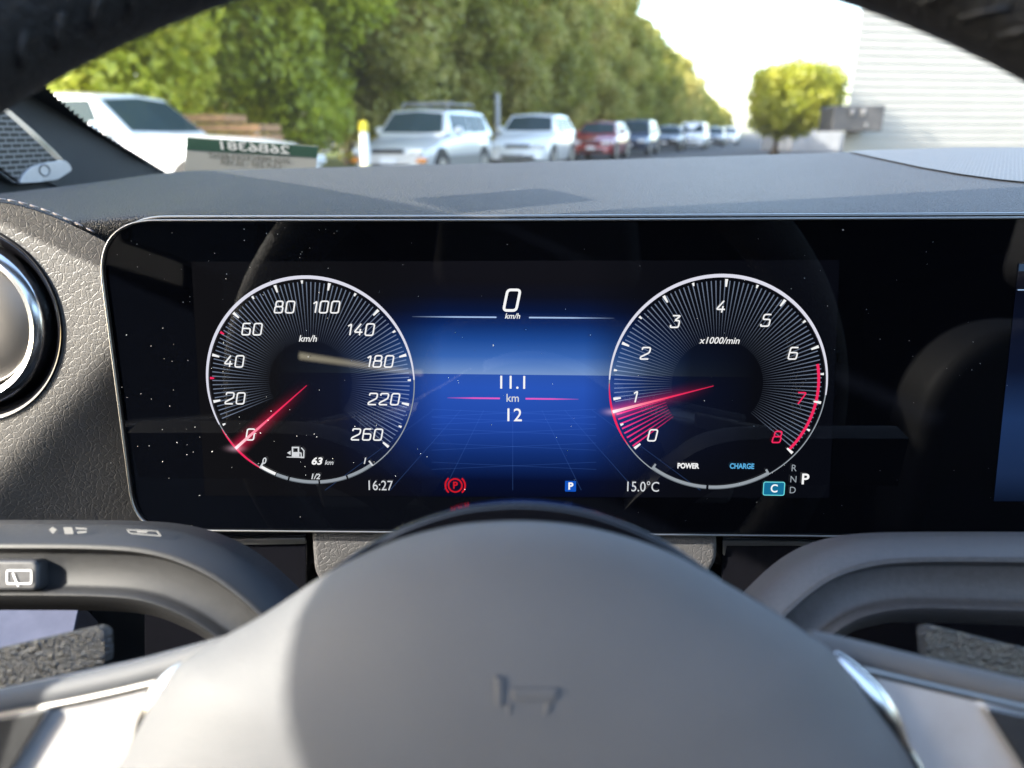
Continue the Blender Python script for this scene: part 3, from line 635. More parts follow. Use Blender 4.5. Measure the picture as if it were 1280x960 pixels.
def stxt(nm, s, px, py, size, mat, sx, zo=.0006, bold=0):
    c = inv @ wps(px, py); return text(nm, s, SMt @ Matrix.Translation((c.x, c.y, zo)) @ Matrix.Rotation(ang, 4, 'Z'), size, mat, stk, sx, 0, 'CENTER', -1, bold)
kpx = wid / 164
for p in gb: p.z = .0004
mesh('green_band', gb, [(3, 2, 1, 0)], M_green, stk, SMt)
stxt('number_print', '26B6381', 317, 184.6, hgt * .24, M_wprint, (108 * kpx) / (hgt * .24 * 4.2), .0008, hgt * .006)
stxt('lettering', '2026 MERCEDES-BENZ', 312, 197.5, hgt * .155, M_ink, (118 * kpx) / (hgt * .155 * 11.2))
stxt('lettering', 'CLA 250 - SILVER', 314, 205, hgt * .155, M_ink, (100 * kpx) / (hgt * .155 * 9.4))

# ================================================================== DASHBOARD
dash = thing('dashboard', 'black grained dashboard with stitched leather panel and a round air vent', 'dashboard', Matrix.Translation(CAM))
# top pad as a height field
def crest(x):  # crest height at y=.55
    return -.0203 + (.031 * min(x, .3) if x > 0 else .0265 * x - .12 * max(0, -.27 - x))
xs = [-.372, -.34, -.31] + [-.28 + .02 * i for i in range(40)] + [.6, .8, 1.05]
def padz(x, y):
    n0 = -.0304
    if x < -.15: n0 = -.0304 - .004 * min(1, (-.15 - x) / .05)
    c = crest(x); yc = .55
    if y <= yc:
        t = (y - .292) / (yc - .292); return n0 + (c - n0) * (t ** .85 if t > 0 else 0)
    return c - .35 * (y - yc) ** 2 * 2
ysq = [.292 + .0162 * i for i in range(17)] + [.57, .6, .64, .69, .75, .82, .88]
vs_, fs = [], []
prof0 = [(.306, -.060), (.3, -.048), (.295, -.0415), (.292, -.0375), (.2905, -.0335), (.2907, -.0315)]
for x in xs:
    for (y, z) in prof0: vs_.append(V(x, y, z + .0304 + padz(x, .292)))
    for y in ysq: vs_.append(V(x, y, padz(x, y)))
m_ = len(prof0) + len(ysq)
for i in range(len(xs) - 1):
    for j in range(m_ - 1): a = i * m_ + j; fs.append((a, a + m_, a + m_ + 1, a + 1))
pad = mesh('dash_pad', vs_, fs, M_pad, dash, None, 9)
# defroster / speaker mesh on the right of the pad
gpx = [(1062, 191), (1100, 200), (1150, 211), (1200, 220), (1250, 227), (1300, 232), (1420, 240), (1420, 187), (1300, 187), (1150, 187)]
def pad_hit(px, py):
    r = ray(px, py); best = None; t = .25
    while t < 1.2:
        p = r * t
        if p.z < padz(p.x, p.y): break
        t += .002
    return r * t
# added unseen panel under the windshield top, shaped to cast the pad's shade patch
tq = []
for x, y in ((512, 249), (663, 237), (728, 253), (575, 267)):
    p = pad_hit(x, y); t_ = (wz(p.y) - .012 - p.z) / (SUN.z + .36 * SUN.y); tq.append(CAM + p + SUN * t_)
pad_shade = panel('pad_shade_panel', tq, M_dark, None, .005, Vector((0, .34, .94))); tag(pad_shade, 'small dark panel added high in the driver side corner of the windshield to shade the pad', 'toll tag')
vs_ = []; near = [pad_hit(x, y) for x, y in gpx[:7]]
fs = []
for i, p in enumerate(near):
    y2 = .62
    for j in range(8):
        t = j / 7; y = p.y + (y2 - p.y) * t; x = p.x + t * .05 + (p.x * (y2 / p.y - 1) * t * .8); vs_.append(V(x, y, padz(x, y) + .0009))
for i in range(len(near) - 1):
    for j in range(7): a = i * 8 + j; fs.append((a, a + 8, a + 9, a + 1))
mesh('defroster_grille', vs_, fs, M_dotgrille, dash, None, 9)
# leather panel left of the display
def seam(px): return 255 + (45 * ((px) / 125) ** 1.5 if px > 0 else 8 * px / 60)
vs_, fs = [], []; nxp, nyp = 60, 80
for i in range(nxp + 1):
    px = -170 + 370 * i / nxp
    for j in range(nyp + 1):
        py0 = seam(px) - 1; py = py0 + (720 - py0) * j / nyp
        # distance (px) past the crease running from (128,452) to (0,590)
        dc = ((px - 128) * 138 + (py - 452) * 128) / math.hypot(138, 128)
        dd = 7 * math.log1p(math.exp(max(-30, min(30, dc / 7)))) * PX
        w_ = -.010 - .48 * dd
        p = S.uv(px, py, w_); vs_.append(S.W(p.x, p.y, w_))
for i in range(nxp):
    for j in range(nyp):
        a = i * (nyp + 1) + j; f_ = (a, a + 1, a + nyp + 2, a + nyp + 1)
        if min((vs_[k] - S.W(*S.uv(-70, 407), -.01)).length for k in f_) > 126 * PX: fs.append(f_)
lp_ = mesh('leather_panel', vs_, fs, M_leather, dash, None, 9)
bm = bmesh.new(); bm2 = bmesh.new()
for row, (o1, target) in enumerate(((-6, bm), (5, bm))):
    px = -60
    while px < 122:
        a = (px, seam(px) + o1); b = (px + 10.5, seam(px + 10.5) + o1)
        ww = -.0115 if row == 0 else -.0120
        pts = []
        for k_ in range(4):
            t = k_ / 3; x_ = a[0] + (b[0] - a[0]) * t; y_ = a[1] + (b[1] - a[1]) * t; wv = ww + .0010 * math.sin(math.pi * t); u_ = S.uv(x_, y_, wv); pts.append(S.W(u_.x, u_.y, wv))
        tube(bm, pts, .00042, 6); px += 14
from_bm('stitching', bm, plain('pale_thread', (.42, .36, .33), .7), dash, None, 9)
bm = bmesh.new(); tube(bm, [S.W(*S.uv(px, seam(px), -.0125), -.0125) for px in range(-60, 140, 8)], .0011, 8); from_bm('seam_piping', bm, M_pad, dash, None, 9)
# round air vent
vc = S.uv(-70, 407, 0); VM = SM @ Matrix.Translation((vc.x, vc.y, -.0125))
def lathe(name, prof, mat, M, parent, seg=96):
    vs_, fs = [], []; n = len(prof)
    for i in range(seg):
        a = 2 * math.pi * i / seg
        for r_, z_ in prof: vs_.append((r_ * math.cos(a), r_ * math.sin(a), z_))
    for i in range(seg):
        for j in range(n - 1): a, b = i * n + j, ((i + 1) % seg) * n + j; fs.append((a, b, b + 1, a + 1))
    return mesh(name, vs_, fs, mat, parent, M, .8)
U = PX
vent = lathe('air_vent', [(133 * U, -.012), (133 * U, .002), (131.5 * U, .0035), (128 * U, .0032), (112 * U, -.0022), (110 * U, -.006)], M_piano, VM, dash)
lathe('chrome_ring', [(111 * U, -.006), (111 * U, .003), (109 * U, .0048), (101 * U, .006), (93 * U, .0048), (90 * U, .001), (89 * U, -.008)], M_chrome, VM, vent)
lathe('vent_disc', [(86 * U, -.008), (85.5 * U, -.001), (82 * U, .0002), (45 * U, .0016), (0.0001, .002)], M_disc, VM, vent)
lathe('vent_gap', [(90 * U, -.007), (84 * U, -.007)], M_dark, VM, vent)
# trim below the display
slab('lower_trim', round_poly(spoly([(180, 664), (384, 664), (384, 830), (180, 830)], -.008), .001, 2), -.03, -.008, M_piano, SM, dash, .001)
slab('trim_strip', round_poly(spoly([(252, 674), (381, 672), (383, 680), (258, 682)], -.0065), .0006, 2), -.0078, -.0062, M_trimline, SM, dash, .0004)
slab('column_cowl', round_poly(spoly([(388, 662), (897, 664), (897, 700), (850, 780), (430, 780), (392, 715)], -.004), .003, 4), -.05, -.004, M_cowl, SM, dash, .004, 4)
slab('lower_trim', round_poly(spoly([(902, 664), (1420, 664), (1420, 830), (902, 830)], -.008), .001, 2), -.03, -.008, M_piano, SM, dash, .001)
slab('trim_strip', round_poly(spoly([(904, 676), (1000, 677), (1052, 681), (1050, 685), (1000, 682), (908, 682), (906, 694), (904, 694)], -.0065), .0003, 2), -.0078, -.0062, M_trimline, SM, dash, .0003)
# knee panel further in, with a glossy insert each side
LF = Frame(at_depth(640, 790, .40), D2R(20))
slab('knee_panel', [LF.uv(-500, 700), LF.uv(1800, 700), LF.uv(1800, 1250), LF.uv(-500, 1250)], -.04, 0, M_dark, LF.M, dash)
GF = Frame(at_depth(50, 785, .33), D2R(62))
M_skygloss = plain('scratched_sky_gloss', (.10, .11, .17), .22, var=.1, scale=80)  # the reflected sky's blue is put into the base colour
slab('knee_insert', [GF.uv(-120, 752), GF.uv(101, 752), GF.uv(88, 812), GF.uv(-120, 830)], -.02, 0, M_skygloss, GF.M, dash, .001)
slab('knee_insert', [GF.uv(1206, 770), GF.uv(1400, 770), GF.uv(1400, 850), GF.uv(1212, 830)], -.02, 0, M_skygloss, GF.M, dash, .001)
for (pts, mt) in (([(100, 764), (112, 764), (104, 782), (92, 800)], M_piano), ([(212, 775), (219, 775), (215, 815), (209, 815)], M_chrome), ([(236, 790), (240, 790), (239, 812), (233, 812)], M_chrome), ([(1176, 778), (1190, 778), (1198, 790), (1186, 790)], M_chrome), ([(1105, 778), (1150, 778), (1150, 783), (1112, 784)], M_softpl)):
    slab('bracket', [LF.uv(x, y, .05) for x, y in pts], .046, .05, mt, LF.M, dash, .0006)

# ================================================================== DISPLAY
disp = thing('instrument_display', 'wide black glass dashboard display with two lit round gauges', 'display', SM)
rightx = 1950
out_px = [(123.5, 300), (131, 286), (200, 277.5), (640, 277), (rightx, 270), (rightx, 676), (1280, 667), (640, 663.5), (240, 661), (200, 659.5), (172, 630), (163, 600)]
OUT = round_poly(spoly([(122, 277.5), (640, 277), (rightx, 271), (rightx, 676), (640, 664), (172, 660)]), [75 * PX, 0, .01, .01, 0, 50 * PX], 14)
def offset_poly(P, d):
    n = len(P); area = sum(P[i][0] * P[(i + 1) % n][1] - P[(i + 1) % n][0] * P[i][1] for i in range(n)); sg = 1 if area > 0 else -1; out = []
    for i in range(n):
        a, b, c = Vector(P[i - 1]), Vector(P[i]), Vector(P[(i + 1) % n]); e1 = (b - a); e2 = (c - b)
        if e1.length < 1e-9 or e2.length < 1e-9: out.append(b); continue
        n1 = Vector((e1.y, -e1.x)).normalized(); n2 = Vector((e2.y, -e2.x)).normalized(); m = (n1 + n2); m = m / max(.3, m.length_squared) * 2
        out.append(b + m * d * sg)
    return out
slab('housing', offset_poly(OUT, .0013), -.012, -.0005, M_piano, SM, disp)
def mk_panel():
    a = N('display_black_glass'); a.set(Base_Color=(.0012, .0015, .0026, 1), Roughness=.012); a.p.inputs['Specular IOR Level'].default_value = .42; return a.m
slab('cover_glass', OUT, -.0005, .0004, mk_panel(), SM, disp)
bm = bmesh.new(); tube(bm, [(p.x, p.y, .0012) for p in offset_poly(OUT, .0004)], .0005, 8, True); from_bm('bezel_trim', bm, M_trimline, disp, SM, 9)
bm = bmesh.new(); tube(bm, [(p.x, p.y, -.008) for p in offset_poly(OUT, .0022)], .0008, 8, True); from_bm('housing_trim', bm, M_trimline, disp, SM, 9)
# ---- lit content
ZL = [.0008]
def lay(dz=0): return .0010 + dz
def quad_px(name, pts, mat, z, par=disp):
    vs_ = [(*s2(x, y), z) for x, y in pts]; return mesh(name, vs_, [tuple(range(len(vs_)))], mat, par, SM)
def mk_backdrop():
    a = N('lit_backdrop'); co = a.coord(); sp = a.add('SeparateXYZ'); a.link(co, sp.inputs[0])
    X = a.math('DIVIDE', sp.outputs[0], PX); Y = a.math('DIVIDE', sp.outputs[1], PX)          # display pixels from the horizon centre
    ab = a.math('ABSOLUTE', X)
    bow = a.math('MULTIPLY_ADD', a.math('MULTIPLY', X, X), -.00012, Y)
    fu = a.math('DIVIDE', Y, 160, clamp=True)
    up = a.ramp(fu, [(0, srgb(120, 152, 205)), (.06, srgb(96, 134, 198)), (.14, srgb(58, 104, 182)), (.27, srgb(30, 74, 150)), (.40, srgb(13, 40, 98)), (.49, srgb(10, 24, 60)), (.6, srgb(15, 18, 32)), (.72, srgb(18, 18, 24))])
    fd = a.math('DIVIDE', a.math('MULTIPLY', Y, -1), 170, clamp=True)
    dn = a.ramp(fd, [(0, srgb(44, 84, 176)), (.1, srgb(42, 86, 186)), (.35, srgb(34, 74, 170)), (.6, srgb(18, 46, 112)), (.8, srgb(7, 16, 48)), (1, srgb(7, 9, 20))])
    mx = a.add('Mix', data_type='RGBA'); a.link(a.math('GREATER_THAN', Y, 0), mx.inputs[0]); a.link(dn, mx.inputs[6]); a.link(up, mx.inputs[7])
    fall = a.ramp(a.math('DIVIDE', ab, 400, clamp=True), [(0, (1, 1, 1)), (.22, (.95, .95, .95)), (.31, (.5, .5, .5)), (.42, (.15, .15, .15)), (.55, (.03, .03, .03)), (.75, (0, 0, 0))])
    base = a.add('Mix', data_type='RGBA'); a.link(a.math('MULTIPLY_ADD', X, 1 / 800, .5, clamp=True), base.inputs[0]); base.inputs[6].default_value = srgb(18, 18, 21); base.inputs[7].default_value = srgb(8, 10, 17)
    m2 = a.add('Mix', data_type='RGBA'); a.link(fall, m2.inputs[0]); a.link(base.outputs[2], m2.inputs[6]); a.link(mx.outputs[2], m2.inputs[7])
    e = a.add('Emission'); a.link(m2.outputs[2], e.inputs[0]); e.inputs[1].default_value = 1 / 2 ** EV; return glassy(a, e.outputs[0])
hc = s2(641, 468)
BM_ = SM @ Matrix.Translation((hc.x, hc.y, 0))
bp = [s2(x, y) - hc for x, y in ((240, 327), (1049, 325), (1036, 622), (257, 619))]
mesh('lit_backdrop', [(p.x, p.y, .0006) for p in bp], [(3, 2, 1, 0)], mk_backdrop(), disp, BM_)
E_white = emit('lit_white', (245, 245, 245), 1.05); E_grey = emit('lit_grey', (150, 158, 166)); E_dim = emit('lit_dim_grey', (96, 104, 112))
E_red = emit('lit_red', (235, 40, 90), 1.1); E_red2 = emit('lit_warning_red', (205, 25, 40), 1.0); E_rim = emit('lit_rim', (222, 222, 236)); E_cy = emit('lit_cyan', (90, 175, 225)); E_blue = emit('lit_blue', (20, 84, 190)); E_line = emit('lit_line', (150, 180, 215)); E_teal = emit('lit_teal', (22, 110, 150)); E_tealb = emit('lit_teal_edge', (110, 215, 220)); E_white2 = emit('lit_soft_white', (215, 218, 222))
# stroke digits
def arcpts(pts, r=.14): return round_poly(pts, [0] + [r] * (len(pts) - 2) + [0], 4)
DIG = {
 '0': ([(.0, .5), (0, 1), (.62, 1), (.62, 0), (0, 0)], True), '1': ([(.12, .78), (.36, 1), (.36, 0)], False), '2': ([(0, .8), (0, 1), (.62, 1), (.62, .56), (0, .18), (0, 0), (.64, 0)], False),
 '3': ([(.0, 1), (.6, 1), (.22, .58), (.62, .58), (.62, 0), (0, 0), (0, .2)], False), '4': None, '5': ([(.6, 1), (.08, 1), (.04, .58), (.62, .58), (.62, 0), (0, 0), (0, .18)], False),
 '6': ([(.58, 1), (.0, 1), (0, 0), (.62, 0), (.62, .56), (.02, .56)], False), '7': ([(0, 1), (.64, 1), (.22, 0)], False), '8': ([(.04, .53), (.04, 1), (.58, 1), (.58, .53)], True)}
def ribbon(bm, pts, wdt, closed=False, z=0):
    P = [Vector(p[:2]) for p in pts]
    Q = [P[0]]
    for p in P[1:]:
        if (p - Q[-1]).length > 1e-7: Q.append(p)
    if closed and (Q[0] - Q[-1]).length < 1e-7: Q.pop()
    P = Q; n = len(P); L_, R_ = [], []
    for i in range(n):
        a = P[i - 1] if (closed or i) else P[i]; b = P[(i + 1) % n] if (closed or i < n - 1) else P[i]
        e1 = (P[i] - a); e2 = (b - P[i]); e1 = e1 if e1.length > 0 else e2; e2 = e2 if e2.length > 0 else e1
        n1 = Vector((-e1.y, e1.x)).normalized(); n2 = Vector((-e2.y, e2.x)).normalized(); m = n1 + n2; m = m * (2 / max(.5, m.length_squared))
        w_ = wdt[i] if isinstance(wdt, list) else wdt
        L_.append(bm.verts.new((*(P[i] + m * w_ / 2), z))); R_.append(bm.verts.new((*(P[i] - m * w_ / 2), z)))
    for i in range(n if closed else n - 1): bm.faces.new((L_[i], R_[i], R_[(i + 1) % n], L_[(i + 1) % n]))
def digits(bm, s, c, h, thick, z, sh=.2, adv=.86, wsc=1.0):
    """c: centre in local metres"""
    widths = [(.56 if ch == '1' else adv) * wsc for ch in s]; tot = sum(widths) - (adv - .62) * wsc; x = -tot / 2
    for ch, wd_ in zip(s, widths):
        tr = lambda p: (c.x + (x + p[0] * wsc + (p[1] - .5) * sh - (.12 if ch == '1' else 0)) * h, c.y + (p[1] - .5) * h)
        strokes = [([(.44, 1), (0, .27), (.66, .27)], False), ([(.46, .55), (.46, 0)], False)] if ch == '4' else [DIG[ch]]
        if ch == '8': strokes = strokes + [([(0, .25), (0, .53), (.62, .53), (.62, 0), (0, 0)], True)]
        for pts, closed in strokes:
            pp = round_poly(pts, .17, 4) if closed else arcpts(pts, .15)
            ribbon(bm, [tr(p) for p in pp], thick, closed, z)
        x += wd_
def polar(c, r, deg): a = D2R(deg); return Vector((c.x + r * math.cos(a), c.y + r * math.sin(a)))
def arc(bm, c, r, a0, a1, w_, z, n=48):
    pts = [polar(c, r, a0 + (a1 - a0) * i / n) for i in range(n + 1)]
    ww = [w_(i / n) if callable(w_) else w_ for i in range(n + 1)]; ribbon(bm, pts, ww, False, z)
def mk_rays(col, k, name):
    a = N(name); r = a.add('VectorMath', operation='LENGTH'); a.link(a.coord(), r.inputs[0])
    f = a.math('DIVIDE', r.outputs['Value'], 131 * PX); st_ = a.ramp(f, [(.36, (0, 0, 0)), (.55, (.4, .4, .4)), (.93, (1, 1, 1))]); c = srgb(*col)
    emit_add(a, c, a.math('MULTIPLY', st_, k / 2 ** EV)); return a.m
R_grey = mk_rays((108, 120, 140), 1, 'lit_rays'); R_red = mk_rays((235, 30, 95), 1.1, 'lit_red_rays')
def mk_needle_glow():
    a = N('lit_needle_glow'); sp = a.add('SeparateXYZ'); a.link(a.coord(), sp.inputs[0])     # x along the needle: 0 at the tip
    x = a.math('DIVIDE', sp.outputs[0], 131 * PX, clamp=True); y = a.math('DIVIDE', a.math('ABSOLUTE', sp.outputs[1]), 16 * PX, clamp=True)
    fy = a.math('POWER', a.math('SUBTRACT', 1, y), 2.5); fx = a.math('POWER', a.math('SUBTRACT', 1, x), 1.6)
    emit_add(a, srgb(235, 30, 85), a.math('MULTIPLY', a.math('MULTIPLY', fx, fy), .75 / 2 ** EV)); return a.m
G_needle = mk_needle_glow()
def mk_tip_glow():
    a = N('lit_tip_glow'); r = a.add('VectorMath', operation='LENGTH'); mp = a.coord('Object', (1, 2.6, 1)); a.link(mp, r.inputs[0])
    f = a.math('SUBTRACT', 1, a.math('DIVIDE', r.outputs['Value'], 26 * PX, clamp=True)); emit_add(a, srgb(255, 205, 225), a.math('MULTIPLY', a.math('POWER', f, 4), 1.1 / 2 ** EV)); return a.m
G_tip = mk_tip_glow()
def mk_needle():
    a = N('lit_needle'); sp = a.add('SeparateXYZ'); a.link(a.coord(), sp.inputs[0]); x = a.math('DIVIDE', sp.outputs[0], 131 * PX, clamp=True)
    c = a.ramp(x, [(0, srgb(255, 225, 230)), (.3, srgb(255, 120, 150)), (.55, srgb(240, 50, 95)), (1, srgb(190, 30, 70))]); e = a.add('Emission'); a.link(c, e.inputs[0]); e.inputs[1].default_value = 1.1 / 2 ** EV
    a.n.remove(a.p); a.link(e.outputs[0], a.out.inputs[0]); return a.m
M_needle = mk_needle()
Z0, Z1, Z2, Z3, Z4, Z5 = .0008, .0010, .0012, .0014, .0016, .0018
def gauge(name, label, cpx, cpy, rpx, majors, numerals, minors, needle_deg, thickrim, redrim, bottom, rays, redrays, gap):
    cg = s2(cpx, cpy); R = rpx * PX; GM = SM @ Matrix.Translation((cg.x, cg.y, 0)); O = Vector((0, 0))
    bm = bmesh.new(); th = lambda t: PX * (1.6 + 2.6 * math.sin(math.pi * min(1, max(0, t))) ** .7)
    arc(bm, O, R, thickrim[0], thickrim[1], th, Z2, 90)
    g = from_bm(name, bm, E_rim, disp, GM); g['label'] = label
    bm = bmesh.new(); arc(bm, O, R, thickrim[0], bottom[0][0][0] - 360 if bottom[0][0][0] > 300 else bottom[-1][0][1] - 360, PX * 1.3, Z1, 40); arc(bm, O, R, redrim[1] if False else bottom[0][0][0], thickrim[1], PX * 1.3, Z1, 20); from_bm('thin_rim', bm, E_grey, g, GM)
    bm = bmesh.new()
    for a in majors: ribbon(bm, [polar(O, R * .90, a), polar(O, R * .985 - 2 * PX, a)], [2.0 * PX, 3.6 * PX], False, Z3)
    for a, col in minors:
        if col == 'w': ribbon(bm, [polar(O, R * .94, a), polar(O, R * .985 - 2 * PX, a)], [1.6 * PX, 3.0 * PX], False, Z3)
    from_bm('tick_marks', bm, E_white, g, GM)
    if any(c == 'r' for a, c in minors):
        bm = bmesh.new()
        for a, col in minors:
            if col == 'r': ribbon(bm, [polar(O, R * .93, a), polar(O, R * .985 - 2 * PX, a)], [1.6 * PX, 3.2 * PX], False, Z3)
        from_bm('red_tick_marks', bm, E_red, g, GM)
    for colr, mat, nm in (('w', E_white, 'numerals'), ('r', E_red, 'red_numerals')):
        bm = bmesh.new(); k = 0
        for s_, x, y, c in numerals:
            if c == colr: digits(bm, s_, s2(x, y) - cg, 14.2 * PX, 1.75 * PX, Z4, wsc=1.1, adv=.9); k += 1
        if k: from_bm(nm, bm, mat, g, GM)
        else: bm.free()
    bm = bmesh.new()
    for a in rays: ribbon(bm, [polar(O, R * gap, a), polar(O, R * .955, a)], [.5 * PX, 1.3 * PX], False, Z0)
    from_bm('dial_rays', bm, R_grey, g, GM)
    if redrays:
        bm = bmesh.new()
        for a in redrays: ribbon(bm, [polar(O, R * .5, a), polar(O, R * .97, a)], [.8 * PX, 1.9 * PX], False, Z1)
        from_bm('red_dial_rays', bm, R_red, g, GM)
    bm = bmesh.new(); arc(bm, O, R, redrim[0], redrim[1], lambda t: PX * (.6 + 2.2 * math.sin(math.pi * t)), Z3, 30); from_bm('red_rim', bm, E_red, g, GM)
    for (aa, mat) in bottom:
        bm = bmesh.new(); arc(bm, O, R * .985, aa[0], aa[1], 4.2 * PX, Z3, 16); from_bm('scale_segment', bm, mat, g, GM)
        bm = bmesh.new(); arc(bm, O, R * .985 + 2.0 * PX, aa[0], aa[1], 1.1 * PX, Z4, 16); from_bm('segment_edge', bm, E_dim, g, GM)
    NM = GM @ Matrix.Translation((*polar(O, R, needle_deg), 0)) @ Matrix.Rotation(D2R(needle_deg) + math.pi, 4, 'Z')
    mesh('needle_glow', [(0, -16 * PX, Z2), (R, -16 * PX, Z2), (R, 16 * PX, Z2), (0, 16 * PX, Z2)], [(0, 1, 2, 3)], G_needle, g, NM)
    mesh('needle', [(0, -1.9 * PX, Z5), (R * .96, -.5 * PX, Z5), (R * .96, .5 * PX, Z5), (0, 1.9 * PX, Z5)], [(0, 1, 2, 3)], M_needle, g, NM)
    TMx = GM @ Matrix.Translation((*polar(O, R, needle_deg), 0)); rr = 26 * PX
    mesh('tip_glow', [(rr * math.cos(a * .393), rr / 2.6 * math.sin(a * .393), Z5 + .0002) for a in range(16)], [tuple(range(16))], G_tip, g, TMx)
    return g
mj = [221, 191.7, 164.5, 137, 108, 77, 46, 16.5, -12.2, -40]
mn = [(206, 'w'), (178, 'r'), (150.5, 'r'), (122.5, 'w'), (92.5, 'w'), (61.5, 'w'), (31.2, 'w'), (2, 'w'), (-26, 'w')]
nums = [('0', 315, 542, 'w'), ('20', 296, 497, 'w'), ('40', 294.5, 451, 'w'), ('60', 317, 411, 'w'), ('80', 357.5, 383.5, 'w'), ('100', 409, 383.5, 'w'), ('140', 452, 411.5, 'w'), ('180', 476, 451, 'w'), ('220', 481, 498, 'w'), ('260', 460, 542, 'w')]
sg = gauge('speedometer', 'round speed gauge marked 0 to 260 with its red needle at 0', 389, 477.5, 131, mj, nums, mn, 221, (2, 205), (208, 240), [((238.5, 247.5), E_white), ((248, 255), E_grey), ((256, 272.6), E_grey), ((273.6, 289), E_grey), ((290, 305.5), E_grey)], [205 - i * 2.55 for i in range(1, 97)], None, .4)
mj2 = [219.5, 188.7, 157, 123, 88, 54, 22, -9.5, -41.5]
mn2 = [(204, 'w'), (172.5, 'w'), (140, 'w'), (106, 'w'), (71, 'w'), (38, 'w'), (6.5, 'w'), (-26, 'w')]
nums2 = [('0', 815, 543, 'w'), ('1', 793, 495, 'w'), ('2', 806, 441, 'w'), ('3', 843.5, 401.5, 'w'), ('4', 900, 383, 'w'), ('5', 956, 400, 'w'), ('6', 990, 441, 'w'), ('7', 999, 497, 'r'), ('8', 970, 545, 'r')]
tg = gauge('tachometer', 'round engine speed gauge marked 0 to 8 with its red needle just below 1', 896, 480, 133, mj2, nums2, mn2, 195.5, (-5, 178), (180, 216), [((235, 266.5), E_grey), ((267.8, 301), E_grey)], [193 - i * 2.55 for i in range(1, 92)], [218 - i * 2.9 for i in range(0, 8)], .42)
cg = s2(896, 480); GM2 = SM @ Matrix.Translation((cg.x, cg.y, 0))
bm = bmesh.new(); arc(bm, Vector((0, 0)), 133 * PX * .925, 12.5, -42, 3.4 * PX, Z2, 30); from_bm('redline_arc', bm, E_red, tg, GM2)
for g_, pts in ((tg, ((234.6, 238, .955), (301.4, 298, .955))),):
    bm = bmesh.new()
    for a, _, rf_ in pts: ribbon(bm, [polar(Vector((0, 0)), 133 * PX * .94, a), polar(Vector((0, 0)), 133 * PX, a)], 2.6 * PX, False, Z4)
    from_bm('scale_end_marks', bm, E_grey, g_, GM2)
bm = bmesh.new(); cgl = s2(389, 477.5); GM1 = SM @ Matrix.Translation((cgl.x, cgl.y, 0))
for a in (238.3, 305.8): ribbon(bm, [polar(Vector((0, 0)), 131 * PX * .94, a), polar(Vector((0, 0)), 131 * PX, a)], 2.2 * PX, False, Z4)
from_bm('scale_end_marks', bm, E_white2, sg, GM1)
def dtext(nm, s, px, py, hpx, mat, par=disp, sx=1.0, shear=0.0, bold=0):
    c = s2(px, py); return text(nm, s, SM @ Matrix.Translation((c.x, c.y, Z4)), hpx * PX * 1.42, mat, par, sx, shear, 'CENTER', 1, bold * PX)
dtext('unit_lettering', 'km/h', 386, 423, 8, E_white, sg, 1.0, .25, .1)
dtext('unit_lettering', 'x1000/min', 898, 425.5, 8, E_white, tg, 1.0, .25, .1)
dtext('range_lettering', '63', 397, 575.5, 9, E_white, sg, 1.1, .25, .4); dtext('range_lettering', 'km', 412.5, 577, 6, E_white2, sg, 1.05, .25, .1)
dtext('fuel_lettering', '0', 331.5, 575, 8, E_white2, sg, .95, .25, .25); dtext('fuel_lettering', '1/2', 395, 594.5, 7, E_white2, sg, 1.0, .25, .25); dtext('fuel_lettering', '1', 456.5, 575, 8, E_white2, sg, .95, .25, .25)
dtext('power_lettering', 'POWER', 859, 581.3, 6.6, E_white, tg, .82, 0, .35); dtext('charge_lettering', 'CHARGE', 926, 581.6, 6.6, E_cy, tg, .82, 0, .3)
dtext('clock', '16:27', 475.5, 606, 13, E_white2, disp, .84); dtext('outside_temperature', '15.0\u00b0C', 802, 607.5, 13, E_white2, disp, .84)
dtext('distance_readout', '11.1', 641, 478, 16.5, E_white, disp, 1.0, 0, .1); dtext('distance_unit', 'km', 641, 497, 10, E_white2, disp, .95, 0, .1); dtext('trip_readout', '12', 641.5, 518.5, 16.5, E_white, disp, 1.0, 0, .1)
bm = bmesh.new(); digits(bm, '0', s2(640, 375), 25 * PX, 3.2 * PX, Z4, sh=.2, wsc=1.0); from_bm('speed_readout', bm, E_white, disp, SM)
dtext('speed_unit', 'km/h', 640.5, 395, 6.6, E_white, disp, 1.0, .25, .1)
def mk_fadeline(name, col, k, half):
    a = N(name); sp = a.add('SeparateXYZ'); a.link(a.coord(), sp.inputs[0]); f = a.math('DIVIDE', a.math('ABSOLUTE', sp.outputs[0]), half * PX, clamp=True)
    emit_add(a, srgb(*col), a.math('MULTIPLY', a.ramp(f, [(0, (1, 1, 1)), (.55, (.85, .85, .85)), (1, (0, 0, 0))]), k / 2 ** EV)); return a.m
FL = mk_fadeline('lit_divider', (170, 195, 225), 1.0, 130); FR = mk_fadeline('lit_red_divider', (225, 45, 85), 1.1, 90)
def hline(nm, y, x0, x1, w_, mat):
    c = s2(641, y); LM = SM @ Matrix.Translation((c.x, c.y, 0)); bm = bmesh.new()
    for s_ in (-1, 1): ribbon(bm, [(s_ * x0 * PX, 0), (s_ * (x0 + x1) / 2 * PX, 0), (s_ * x1 * PX, 0)], [w_ * PX, w_ * PX, w_ * .5 * PX], False, Z2)
    from_bm(nm, bm, mat, disp, LM)
hline('divider_line', 396.5, 20, 124, 1.8, FL); hline('red_divider_line', 497.5, 16, 82, 2.0, FR)
